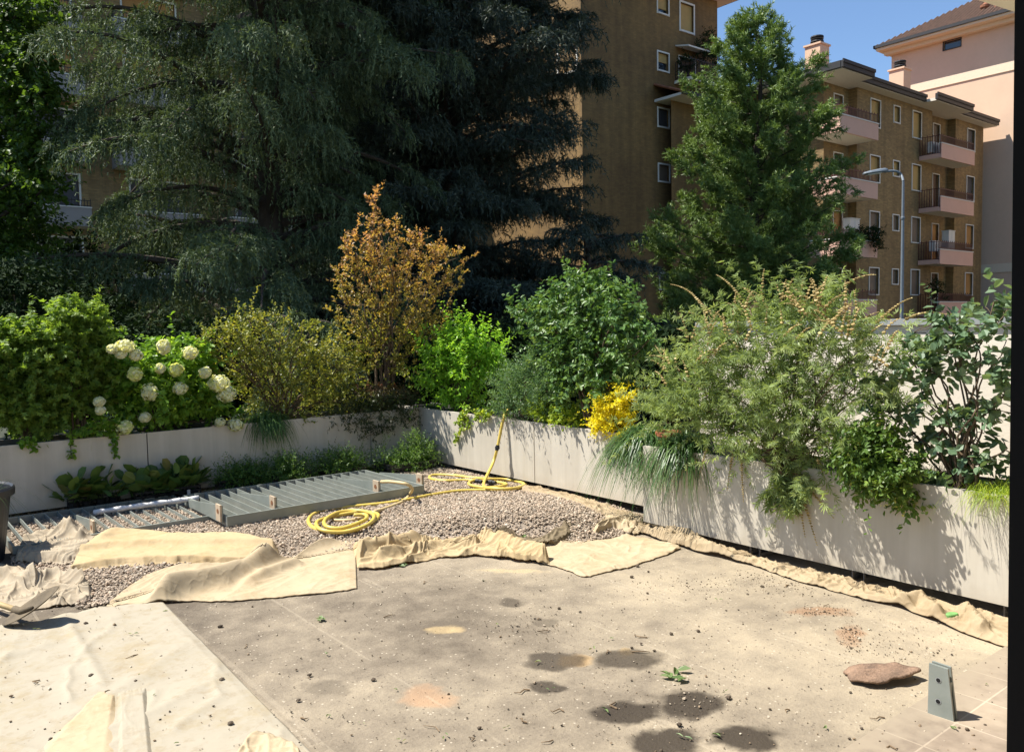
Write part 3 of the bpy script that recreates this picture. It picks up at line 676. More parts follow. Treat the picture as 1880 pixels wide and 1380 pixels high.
def shrub(name, label, cat, base, blobs, mat, n, group=None, stem=True, bark=None, r0=.012, ntw=60, sub=2, part='foliage', shoots=.10, **kw):
    o = thing(name, base, label, cat, group); mb = MB(); P, D = foliage(mb, blobs, n, **kw)
    if shoots:   # longer young shoots that break the outline
        k2 = dict(kw); k2['L'] = kw.get('L', .15) * 2.0; k2['k'] = int(kw.get('k', 7) * 1.6); k2['skew'] = (7, 1.0); k2['up'] = kw.get('up', .35) + .35
        foliage(mb, blobs, max(6, int(n * shoots)), **k2)
    mb.build(part, mat, o)
    if stem:
        mb = MB(); stems(mb, base, blobs, P, r0, ntw=ntw, sub=sub); mb.build('stem', bark or M_TWIG, o, smooth=True)
    return o

# ------------------------------------------------------------------ conifers of the garden
def cedar(name, label, trunk_px, dep, H, mat, lean=(0, 0), Lf=None, nbr=90, droop=.9, tiltup=.12, hangl=(.25, .8), bl=(.075, .021), zmin=.3, dens=1.0, r0=.36, side_len=1.3, kbl=16, stiff=.35):
    b = ond(trunk_px[0], trunk_px[1], dep); base = np.array([b[0], b[1], GZ])
    o = thing(name, base, label, 'tree', 'large cedars behind the planters')
    mbt, mbf = MB(), MB()
    tz_ = np.linspace(0, H, 12); tr = base + np.stack([lean[0] * tz_ / H + .05 * np.sin(tz_), lean[1] * tz_ / H + .05 * np.cos(tz_ * 1.3), tz_], 1)
    tube(mbt, tr, np.linspace(r0, .05, 12), 12); mbt.build('trunk', M_BARK, o, smooth=True)
    mbb = MB(); az = rng.random() * 6.28
    PP, DD, LL = [], [], []
    for i in range(nbr):
        z = zmin + (H - zmin) * ((i + rng.random()) / nbr); az += 2.399 + rng.normal() * .35
        L = Lf(z, az) * rng.uniform(.62, 1.08); 
        if L < .25: continue
        d = np.array([math.cos(az), math.sin(az), 0]); sgn = np.array([-d[1], d[0], 0])
        j = np.array([np.interp(z, tz_, tr[:, 0]), np.interp(z, tz_, tr[:, 1]), GZ + z])
        n = 12; t = np.linspace(0, 1, n)
        wob = rng.normal() * .25
        tu, dr_ = tiltup * rng.uniform(.1, 1.9), droop * rng.uniform(.55, 1.45)
        cu = j + d * (L * t)[:, None] + UP * (L * (tu * 1.6 * t - dr_ * .42 * t ** 2.4))[:, None] + sgn * (wob * L * .4 * t ** 2)[:, None]
        tube(mbb, cu, np.linspace(.022 * L + .012, .008, n), 5, rng.random())
        m = int(max(6, L * 11 * dens)); tt = np.sort(rng.uniform(.10, 1.0, m) ** .85); 
        bp = np.stack([np.interp(tt, t, cu[:, a]) for a in range(3)], 1); sd = np.where(rng.random(m) < .5, -1., 1.)
        sl = side_len * (1.05 - tt * .75) * rng.uniform(.5, 1.1, m) * min(1, L / 3)
        sdir = unit(d * rng.uniform(.35, .9, m)[:, None] + sgn * sd[:, None] * rng.uniform(.5, 1.0, m)[:, None] + UP * .08)
        q = 6; u = (np.arange(q) + .6) / q
        sp_ = bp[:, None] + sdir[:, None] * (sl[:, None] * u)[..., None] - UP * (droop * .33 * sl[:, None] * u ** 2.0)[..., None]
        pts = sp_.reshape(-1, 3); PP.append(pts); DD.append(np.repeat(sdir, q, 0)); LL.append(np.repeat(sl, q))
        sel = rng.choice(m, min(m, 7), replace=False)
        for s_ in sel: tube(mbb, np.vstack([bp[s_], sp_[s_]]), np.linspace(.012, .004, q + 1), 3, rng.random(), cap=False)
    P = np.vstack(PP); D = np.vstack(DD); n = len(P)
    hl = rng.uniform(*hangl, n)[:, None]; k = kbl; t = (np.arange(k) + rng.random((n, k))) / k
    dirh = unit(D * stiff + rng.normal(size=(n, 3)) * .28 + UP * .05)
    pos = P[:, None] + dirh[:, None] * (hl * t * (.75 - .25 * t))[..., None] - UP * (hl * droop * .8 * t ** 1.6)[..., None]
    tang = unit(dirh[:, None] * (1 - t)[..., None] - UP * (droop * t * 1.2)[..., None])
    bd = unit(tang * .75 + rng.normal(size=(n, k, 3)) * .42); nr = rng.normal(size=(n, k, 3)) + UP * .6
    col = np.clip(.5 + rng.normal(size=(n, 1)) * .18 + .25 * (t - .5) + rng.normal(size=(n, k)) * .1, 0, 1)
    leaves(mbf, pos.reshape(-1, 3), bd.reshape(-1, 3), nr.reshape(-1, 3), (bl[0] * rng.uniform(.7, 1.3, (n, k))).ravel(), bl[1], 'strip', col.ravel())
    mbb.build('branches', M_BARK, o); mbf.build('crown', mat, o)
    print(name, len(mbf.V), sum(len(f) for f in mbf.F)); return o

M_DEOD = leafmat('deodar_needles', [(.062, .092, .044), (.105, .148, .072), (.20, .255, .135)], .6, .2, spec=.2)
M_BLUE = leafmat('blue_cedar_needles', [(.036, .052, .036), (.060, .080, .058), (.105, .130, .098)], .6, .12, spec=.2)
M_PINE = leafmat('pine_needles', [(.075, .128, .036), (.145, .225, .058), (.25, .345, .095)], .5, .2)
def Lf1(z, az):
    w = 4.9 - .9 * max(0, (z - 9) / 6) - max(0, z - 12) * .35
    return w * (1.0 if math.cos(az - math.atan2(-right_w[1], -right_w[0])) > -.3 else .82)
cedar('deodar_cedar', 'big weeping cedar with dark green drooping fans, its trunk left of the copper-leaved tree', (508, 600), 18.0, 15.5, M_DEOD, Lf=Lf1, nbr=175, droop=.95, tiltup=.25)
def Lf2(z, az):
    return 4.7 - max(0, z - 8) * .14
cedar('blue_cedar', 'bluish grey cedar with stiff spiky branches, standing between the weeping cedar and the ochre tower', (832, 600), 22.5, 18, M_BLUE, Lf=Lf2, nbr=310, droop=.60, tiltup=.22, hangl=(.25, .8), stiff=.6, bl=(.105, .026), side_len=1.5, kbl=11)
cedar('deodar_cedar', 'dark weeping cedar standing further back, seen between the trunks of the two big cedars', (655, 600), 25.5, 17, M_DEOD, Lf=lambda z, az: 3.6 - z * .06, nbr=110, droop=.9, tiltup=.2, dens=.9)
cedar('deodar_cedar', 'low weeping cedar with a domed drooping top behind the olive shrub', (548, 600), 13.2, 2.55, M_DEOD, Lf=lambda z, az: 1.15 - .15 * z, nbr=26, droop=1.25, tiltup=.35, zmin=.9, r0=.08, hangl=(.2, .45), side_len=.6, bl=(.075, .016))
cedar('blue_cedar', 'low bluish cedar at the foot of the ochre tower, right of the dark shade', (1085, 620), 19.5, 4.6, M_BLUE, Lf=lambda z, az: 2.3 - .25 * z, nbr=44, droop=.5, tiltup=.2, zmin=.6, r0=.14, stiff=.8, side_len=1.0)

def pine(name, label, base_px, dep, prof, nbr, mat):
    b = ond(base_px[0], base_px[1], dep); base = np.array([b[0], b[1], GZ]); H = prof[-1][0]
    o = thing(name, base, label, 'tree'); mbt, mbb, mbf = MB(), MB(), MB()
    tz_ = np.linspace(0, H - .4, 10); tr = base + np.stack([.08 * np.sin(tz_ * .8), .08 * np.cos(tz_), tz_], 1); tube(mbt, tr, np.linspace(.24, .03, 10), 10); mbt.build('trunk', M_BARK, o, smooth=True)
    az = 0.; PP, DD = [], []; pz = [p[0] for p in prof]; pr = [p[1] for p in prof]
    for i in range(nbr):
        z = .9 + (H - .95) * (i / (nbr - 1)) ** 1.05; az += 2.399 + rng.normal() * .3
        L = np.interp(z, pz, pr) * rng.uniform(.72, 1.12); d = np.array([math.cos(az), math.sin(az), 0]); j = np.array([tr[0, 0], tr[0, 1], GZ + z])
        n = 9; t = np.linspace(0, 1, n); rise = .12 + .5 * z / H
        cu = j + d * (L * t)[:, None] + UP * (L * (rise * t * .5 + .25 * t ** 2 - .12 * t))[:, None]
        tube(mbb, cu, np.linspace(.009 * L + .006, .005, n), 4, rng.random(), cap=False)
        m = int(max(5, 8.5 * L)); tt = rng.uniform(.12, 1.0, m) ** .8; bp = np.stack([np.interp(tt, t, cu[:, a]) for a in range(3)], 1)
        sgn = np.array([-d[1], d[0], 0]); off = rng.normal(size=m) * .26 * L * .45 * (1.15 - tt * .7)
        bp = bp + sgn * off[:, None] + UP * (rng.uniform(-.12, .2, m))[:, None] - d * (np.abs(off) * .5)[:, None]
        PP.append(bp); DD.append(unit(d * .7 + UP * .55 + rng.normal(size=(m, 3)) * .35))
    P = np.vstack(PP); D = np.vstack(DD); n = len(P)
    s = 6; P2 = (P[:, None] + D[:, None] * rng.uniform(0, .34, (n, s, 1)) + rng.normal(size=(n, s, 3)) * .075).reshape(-1, 3); D2 = unit(np.repeat(D, s, 0) + rng.normal(size=(n * s, 3)) * .4); n = len(P2)
    k = 20; t = rng.random((n, k)); pos = P2[:, None] + D2[:, None] * (t * .2)[..., None]
    bd = unit(D2[:, None] * .6 + rng.normal(size=(n, k, 3)) * .6); col = np.clip(.35 + .35 * t + rng.normal(size=(n, 1)) * .18, 0, 1)
    leaves(mbf, pos.reshape(-1, 3), bd.reshape(-1, 3), rng.normal(size=(n * k, 3)), rng.uniform(.09, .16, n * k), .026, 'strip', col.ravel())
    mbb.build('branches', M_BARK, o); mbf.build('crown', mat, o); print(name, n * k)
dpn = 26.; top = ond(1400, 52, dpn)[2] - GZ; zf = lambda py: ond(1400, py, dpn)[2] - GZ; sf = dpn / FPX
pine('white_pine', 'bright green pine with upswept tufted branches in front of the brown block', (1390, 600), dpn,
     [(0, 150 * sf), (zf(580), 165 * sf), (zf(490), 188 * sf), (zf(430), 152 * sf), (zf(380), 150 * sf), (zf(260), 126 * sf), (zf(170), 90 * sf), (zf(100), 50 * sf), (top, 8 * sf)], 140, M_PINE)

# ------------------------------------------------------------------ broadleaf trees and dark understorey beyond the planters
M_LIME = leafmat('lime_leaves', [(.040, .080, .014), (.075, .140, .022), (.12, .20, .034)], .45, .45)
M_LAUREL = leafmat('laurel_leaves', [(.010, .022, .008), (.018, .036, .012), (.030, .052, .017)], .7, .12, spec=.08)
fd = lambda dep: (lambda px, py: ond(px, py, dep))
b = ond(-70, 600, 15.5); B = [PB(x, y, rx, ry, fd(d)) for x, y, rx, ry, d in ((0, 60, 55, 55, 15.5), (35, 150, 55, 60, 15.2), (-20, 260, 70, 70, 15.6), (60, 190, 45, 35, 15.0), (30, 330, 50, 40, 15.2), (80, 345, 30, 22, 15.0), (-10, 420, 80, 60, 15.6), (-60, 120, 80, 90, 16), (-90, 350, 90, 120, 16), (10, 520, 90, 60, 15.6), (60, 110, 30, 25, 15), (70, 270, 40, 34, 15.2), (40, 20, 50, 40, 15.3))]
o = shrub('lime_tree', 'broadleaf tree with light-edged leaves at the upper left edge in front of the grey balconies', 'tree', (b[0], b[1], GZ), B, M_LIME, 2600, stem=False, L=.35, k=9, ln=.11, wd=.075, shape='oval', part='crown', hang=.35, lump=.45)
mb = MB(); tube(mb, [(b[0], b[1], GZ), (b[0] + .1, b[1], 3), (b[0], b[1] + .1, 6), (b[0] + .2, b[1], 9)], [.22, .18, .13, .06], 10); 
for c, r, w in B: tube(mb, curve((b[0], b[1], max(1.0, c[2] - 1.6)), c, UP * .12, 6), np.linspace(.07, .015, 6), 5)
mb.build('trunk', M_BARK, o, smooth=True)
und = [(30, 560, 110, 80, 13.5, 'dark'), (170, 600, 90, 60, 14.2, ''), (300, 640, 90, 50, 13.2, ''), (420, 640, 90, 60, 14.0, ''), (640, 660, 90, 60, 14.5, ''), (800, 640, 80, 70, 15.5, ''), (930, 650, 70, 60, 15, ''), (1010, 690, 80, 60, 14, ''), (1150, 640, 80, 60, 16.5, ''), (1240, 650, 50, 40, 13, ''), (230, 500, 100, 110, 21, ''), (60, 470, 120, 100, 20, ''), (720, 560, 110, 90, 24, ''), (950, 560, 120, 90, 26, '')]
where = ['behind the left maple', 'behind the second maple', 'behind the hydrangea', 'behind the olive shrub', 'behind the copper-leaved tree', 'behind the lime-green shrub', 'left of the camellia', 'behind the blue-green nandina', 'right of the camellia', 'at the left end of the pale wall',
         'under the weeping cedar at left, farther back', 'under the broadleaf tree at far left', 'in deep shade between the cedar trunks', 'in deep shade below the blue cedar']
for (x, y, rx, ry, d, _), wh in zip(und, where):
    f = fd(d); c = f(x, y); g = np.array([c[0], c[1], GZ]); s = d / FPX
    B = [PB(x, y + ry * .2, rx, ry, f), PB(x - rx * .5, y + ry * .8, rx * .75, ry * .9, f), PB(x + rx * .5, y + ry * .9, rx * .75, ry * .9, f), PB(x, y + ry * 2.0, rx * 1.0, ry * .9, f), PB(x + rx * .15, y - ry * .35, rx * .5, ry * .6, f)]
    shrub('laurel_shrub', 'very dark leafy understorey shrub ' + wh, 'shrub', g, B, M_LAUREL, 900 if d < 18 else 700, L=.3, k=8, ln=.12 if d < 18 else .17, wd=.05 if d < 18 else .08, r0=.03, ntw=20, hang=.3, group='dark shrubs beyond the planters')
# plants on the tower balcony and on the block's balcony
B = [PB(1262, 118, 18, 16, lambda a, b: ony(a, b, YT - .7)), PB(1298, 85, 20, 26, lambda a, b: ony(a, b, YT - .7)), PB(1305, 110, 18, 16, lambda a, b: ony(a, b, YT - .7))]
shrub('balcony_plant', 'shrubby plant growing on the ochre tower balcony under the white canopy', 'plant', ony(1298, 140, YT - .7), B, M_LAUREL, 240, L=.3, k=8, ln=.16, wd=.05)
B = [PB(1600, 432, 22, 13, lambda a, b: ony(a, b, YF - .2)), PB(1608, 448, 14, 12, lambda a, b: ony(a, b, YF - .3)), PB(1582, 430, 14, 10, lambda a, b: ony(a, b, YF - .2))]
shrub('balcony_plant', 'trailing plant spilling over the pink balcony just left of the lamp pole', 'plant', ony(1592, 440, YF), B, M_LAUREL, 200, L=.25, k=8, ln=.13, wd=.06)
B = [PB(1716, 528, 16, 16, lambda a, b: ony(a, b, YF + .3)), PB(1724, 545, 14, 10, lambda a, b: ony(a, b, YF + .3))]
shrub('balcony_plant', 'leafy plant on the lowest right-hand pink balcony', 'plant', ony(1718, 555, YF + .3), B, M_LAUREL, 120, L=.25, k=7, ln=.12, wd=.06)
# ------------------------------------------------------------------ planters and the pale wall
m, t, bs, out = newmat('planter_panel'); p = gpos(t)
n1 = noise(t, p, 1.1, 5); n2 = noise(t, p, 9, 5, .7)
col = ramp(t, mth(t, 'ADD', mth(t, 'MULTIPLY', n1, .7), mth(t, 'MULTIPLY', n2, .3)), [(.3, (.45, .41, .34)), (.7, (.53, .485, .405))])
stk = noise(t, node(t, 'ShaderNodeVectorMath', {0: p, 1: (9.0, 9.0, .5)}, operation='MULTIPLY').outputs[0], 1.0, 4, .6)
col = mixc(t, 1.0, col, ramp(t, stk, [(.35, (.90, .89, .87)), (.6, (1.02, 1.02, 1.02))]), 'MULTIPLY')
sp = node(t, 'ShaderNodeSeparateXYZ', {0: p}); spl = node(t, 'ShaderNodeMapRange', {0: mth(t, 'ADD', sp.outputs[2], mth(t, 'MULTIPLY', n2, .16)), 1: .13, 2: .26, 3: .35, 4: 0.0})
col = mixc(t, spl.outputs[0], col, (.36, .30, .22))
t.links.new(col, bs.inputs['Base Color']); bs.inputs['Roughness'].default_value = .48; bs.inputs['Specular IOR Level'].default_value = .3; M_PANEL = m
M_SOIL = plain('potting_soil', (.030, .022, .015), .95, .4, 12, bmp=.8); M_FOOT = plain('planter_foot', (.16, .15, .14), .5); M_VOID = plain('planter_back', (.12, .11, .095), .8)
def planter(a, b, depth_dir, lab, feet):
    """a, b: front edge end points (xy); depth_dir: unit xy pointing to the back"""
    a, b = np.asarray(a, float), np.asarray(b, float); dd = np.asarray(depth_dir, float); u = _n(b - a); L = np.linalg.norm(b - a); D = .52; th = .014
    o = thing('planter', (*(a + b) / 2, 0), lab, 'planter', 'greige planters round the terrace')
    def pl(s0, s1, d0, d1, z0, z1, mb):
        q = [a + u * s0 + dd * d0, a + u * s1 + dd * d0, a + u * s1 + dd * d1, a + u * s0 + dd * d1]
        mb.add([(*p, z0) for p in q] + [(*p, z1) for p in q], BOXF)
    g = .005
    mb = MB(); pl(g, L - g, 0, th, ZB, ZT, mb); pl(g, L - g, th + .002, .045, ZT - .012, ZT - .001, mb); mb.build('front_panel', M_PANEL, o)
    mb = MB(); pl(g, L - g, D - th, D, ZB, ZT, mb); pl(g, g + th, th + .003, D - th - .003, ZB, ZT - .02, mb); pl(L - g - th, L - g, th + .003, D - th - .003, ZB, ZT - .02, mb); pl(.03, L - .03, .02, D - .02, ZB, ZB + .02, mb); mb.build('liner', M_VOID, o)
    mb = MB(); n = max(8, int(L / .05)); k = 9; S, Q = np.meshgrid(np.linspace(.022, L - .022, n), np.linspace(.018, D - .018, k)); xy = a + u * S[..., None] + dd * Q[..., None]
    Z = ZT - .075 + .05 * fbm(xy[..., 0], xy[..., 1], 7, 3, 2); I = np.arange(n * k).reshape(k, n)
    mb.add(np.concatenate([xy, Z[..., None]], -1).reshape(-1, 3), np.stack([I[:-1, :-1], I[:-1, 1:], I[1:, 1:], I[1:, :-1]], -1).reshape(-1, 4)); mb.build('soil', M_SOIL, o, smooth=True)
    for f in feet:
        mb = MB(); pl(f, f + .006, .03, .05, 0, ZB - .001, mb); pl(f, f + .006, .05, D - .05, 0, .03, mb); mb.build('foot', M_FOOT, o)
rear = [ony(px, 850, YL)[0] for px in (-260, 0, 272, 682)] ; rear = [rear[0], rear[2], rear[3], XR1 - .004]
planter((rear[0], YL), (rear[1], YL), (0, 1), 'greige rear planter at left holding both maples, left of the open seam', (.3, 1.4, 1.9))
planter((rear[1], YL), (rear[2], YL), (0, 1), 'greige middle rear planter holding the hydrangea and the olive shrub', (.3, 1.2, 2.2))
planter((rear[2], YL), (rear[3], YL), (0, 1), 'short greige rear planter in the corner under the dark red nandina', (.15, .6))
yr = [YL + .52, onx(981, 830, XR1)[1], onx(1180, 880, XR2)[1]]
fy = lambda px, x, s: [abs(s - onx(q, 1000 if x == XR2 else 880, x)[1]) for q in px]
planter((XR1, yr[0]), (XR1, yr[1]), (1, 0), 'greige corner planter on the right with the yellow hose leaning on it', (.9, 1.4))
planter((XR1, yr[1] - .001), (XR1, yr[2]), (1, 0), 'greige right planter carrying the yellow bush, set back behind the long one', fy((1003, 1013), XR1, yr[1]))
planter((XR2, yr[2]), (XR2, .75), (1, 0), 'long greige foreground planter with leaf shadows all over its front', fy((1219, 1232, 1372, 1389, 1560, 1581, 1841), XR2, yr[2]))
m, t, bs, out = newmat('wall_render'); p = gpos(t); n1 = noise(t, p, 2, 6, .65); n2 = noise(t, p, 40, 3)
t.links.new(ramp(t, n1, [(.3, (.58, .525, .435)), (.7, (.66, .60, .50))]), bs.inputs['Base Color']); bs.inputs['Roughness'].default_value = .9; bump(t, bs, n2, .25, .006); M_WALL = m
XW = 6.95; yw = onx(1283, 620, XW)[1]; zw = onx(1287, 601, XW)[2]
pw = thing('parapet_wall', (XW, yw - 2, GZ), 'pale rendered wall with grey metal coping behind the right-hand shrubs', 'wall')
mb = MB(); box(mb, (XW, -3, GZ), (XW + .3, yw, zw)); mb.build('wall', M_WALL, pw)
M_COP = plain('metal_coping', (.30, .31, .30), .45, .08, metal=.2); mb = MB()
for k in range(4): y1 = yw + .02 - k * 2.4; box(mb, (XW - .035, y1 - 2.396, zw + .003), (XW + .34, y1, zw + .055))
mb.build('coping', M_COP, pw)

# ------------------------------------------------------------------ gravel
GP = np.array([onz(*q)[:2] for q in GRAVEL_PX])
def inpoly(x, y, P):
    c = np.zeros(np.shape(x), bool); n = len(P)
    for i in range(n):
        (x0, y0), (x1_, y1_) = P[i], P[(i + 1) % n]
        k = ((y0 > y) != (y1_ > y)) & (x < (x1_ - x0) * (y - y0) / (y1_ - y0 + 1e-12) + x0); c ^= k
    return c
def segd(x, y, P, closed=False):
    d = np.full(np.shape(x), 1e9); n = len(P)
    for i in range(n if closed else n - 1):
        a, b = P[i], P[(i + 1) % n]; e = b - a; L = max(1e-9, e @ e); tt = np.clip(((x - a[0]) * e[0] + (y - a[1]) * e[1]) / L, 0, 1)
        d = np.minimum(d, np.hypot(x - a[0] - e[0] * tt, y - a[1] - e[1] * tt))
    return d
gcx = onz(930, 950, .1)
def gh(x, y):
    x = np.asarray(x, float); y = np.asarray(y, float); d = segd(x, y, GP, True); s = np.where(inpoly(x, y, GP), np.clip(d / .45, 0, 1), 0.); s = s * s * (3 - 2 * s)
    m = np.exp(-(((x - gcx[0]) / 1.0) ** 2 + ((y - gcx[1]) / .75) ** 2))
    return s * (.035 + .11 * m + .03 * (fbm(x, y, 1.6, 3, 9) - .4)) + np.where(s > 0, .008, 0)
lo, hi = GP.min(0), GP.max(0); st = .05
gx, gy = np.arange(lo[0], hi[0], st), np.arange(lo[1], hi[1], st); X, Y = np.meshgrid(gx, gy); I = np.arange(X.size).reshape(X.shape)
ins = inpoly(X, Y, GP); Q = np.stack([I[:-1, :-1], I[:-1, 1:], I[1:, 1:], I[1:, :-1]], -1)[ins[:-1, :-1] & ins[1:, 1:]]
M_GBED, t, bs, out = newmat('gravel_bed'); t.links.new(ramp(t, noise(t, gpos(t), 45, 4), [(.35, (.17, .135, .10)), (.65, (.30, .24, .18))]), bs.inputs['Base Color'])
mb = MB(); mb.add(np.stack([X, Y, gh(X, Y) - .004], -1).reshape(-1, 3), Q)
N = 74000; px_ = rng.uniform(lo[0], hi[0], N); py_ = rng.uniform(lo[1], hi[1], N); k = inpoly(px_, py_, GP); px_, py_ = px_[k], py_[k]
e = rng.choice(len(px_), 700); ex = px_[e] + rng.normal(size=700) * .3; ey = py_[e] + rng.normal(size=700) * .3   # stray pebbles
k = segd(ex, ey, GP, True) < .22; px_ = np.append(px_, ex[k]); py_ = np.append(py_, ey[k]); N = len(px_)
ph = (1 + 5 ** .5) / 2; ico = unit(np.array([(-1, ph, 0), (1, ph, 0), (-1, -ph, 0), (1, -ph, 0), (0, -1, ph), (0, 1, ph), (0, -1, -ph), (0, 1, -ph), (ph, 0, -1), (ph, 0, 1), (-ph, 0, -1), (-ph, 0, 1)], float))
icf = np.array([(0, 11, 5), (0, 5, 1), (0, 1, 7), (0, 7, 10), (0, 10, 11), (1, 5, 9), (5, 11, 4), (11, 10, 2), (10, 7, 6), (7, 1, 8), (3, 9, 4), (3, 4, 2), (3, 2, 6), (3, 6, 8), (3, 8, 9), (4, 9, 5), (2, 4, 11), (6, 2, 10), (8, 6, 7), (9, 8, 1)])
A = rng.normal(size=(N, 3, 3)); A, _ = np.linalg.qr(A); sc = rng.lognormal(-4.74, .29, N)[:, None] * rng.uniform(.6, 1.25, (N, 3))
V = np.einsum('nij,vj,nj->nvi', A, ico, sc) * rng.uniform(.85, 1.12, (N, 12, 1)); V[..., 2] *= .8
V += np.stack([px_, py_, gh(px_, py_) + rng.uniform(.0, .008, N) + .005], -1)[:, None]
M_PEB, t, bs, out = newmat('pebbles'); a = node(t, 'ShaderNodeAttribute', attribute_name='var')
t.links.new(ramp(t, a.outputs['Fac'], [(0, (.17, .135, .10)), (.25, (.28, .22, .16)), (.5, (.37, .29, .21)), (.72, (.43, .335, .235)), (.88, (.34, .24, .165)), (1, (.55, .48, .38))]), bs.inputs['Base Color']); bs.inputs['Roughness'].default_value = .75
mb2 = MB(); mb2.add(V.reshape(-1, 3), (icf[None] + (np.arange(N) * 12)[:, None, None]).reshape(-1, 3), np.repeat(rng.random(N), 12))
gr = thing('gravel', (gcx[0], gcx[1], 0), None, None); gr['kind'] = 'stuff'
mb.build('gravel_bed', M_GBED, gr); mb2.build('pebbles', M_PEB, gr)

# ------------------------------------------------------------------ geotextile sheets
def fabric(name, c1, c2, trans=.28, wr=.16):
    m, t, bs, out = newmat(name); p = gpos(t); n1 = noise(t, p, 3.2, 6, .62); n2 = noise(t, p, 24, 5, .7); n3 = noise(t, p, 260, 2)
    f = mth(t, 'ADD', mth(t, 'MULTIPLY', n1, .7), mth(t, 'MULTIPLY', n2, .3)); col = ramp(t, f, [(.34, c2), (.5, c1), (.7, tuple(x * 1.07 for x in c1))])
    d = noise(t, p, 11, 6, .75); col = mixc(t, ramp(t, d, [(.52, (0, 0, 0)), (.74, (.55, .55, .55))]), col, (.30, .215, .12))
    t.links.new(col, bs.inputs['Base Color']); bs.inputs['Roughness'].default_value = .9; bs.inputs['Specular IOR Level'].default_value = .15
    rg = lambda sc, pw: mth(t, 'POWER', mth(t, 'SUBTRACT', 1.0, mth(t, 'ABSOLUTE', mth(t, 'SUBTRACT', mth(t, 'MULTIPLY', noise(t, p, sc, 2, .5), 2.0), 1.0))), pw)
    bump(t, bs, mth(t, 'ADD', mth(t, 'ADD', mth(t, 'MULTIPLY', rg(2.2, 14.0), .9), mth(t, 'MULTIPLY', rg(5.5, 10.0), .5)), mth(t, 'MULTIPLY', n3, .025)), wr, .025)
    tr = node(t, 'ShaderNodeBsdfTranslucent'); t.links.new(col, tr.inputs[0]); mx = node(t, 'ShaderNodeMixShader', {0: trans})
    t.links.new(bs.outputs[0], mx.inputs[1]); t.links.new(tr.outputs[0], mx.inputs[2]); t.links.new(mx.outputs[0], out.inputs[0]); return m
F_WHITE = fabric('white_geotextile', (.44, .39, .30), (.405, .335, .22), wr=.08); F_SAND = fabric('sand_geotextile', (.54, .435, .285), (.48, .365, .22)); F_GOLD = fabric('golden_geotextile', (.56, .43, .25), (.51, .37, .19)); F_GREY = fabric('greyish_geotextile', (.46, .385, .28), (.40, .315, .215)); F_DARK = fabric('dirty_geotextile', (.24, .19, .12), (.17, .13, .085)); F_TAN = fabric('tan_geotextile', (.46, .36, .23), (.38, .28, .165), wr=.4)
def resamp(P, n):
    P = spline(P, 12) if len(P) > 2 else np.asarray(P, float); d = np.concatenate([[0], np.cumsum(np.linalg.norm(np.diff(P, axis=0), axis=1))]); s = np.linspace(0, d[-1], n)
    return np.stack([np.interp(s, d, P[:, k]) for k in range(P.shape[1])], 1)
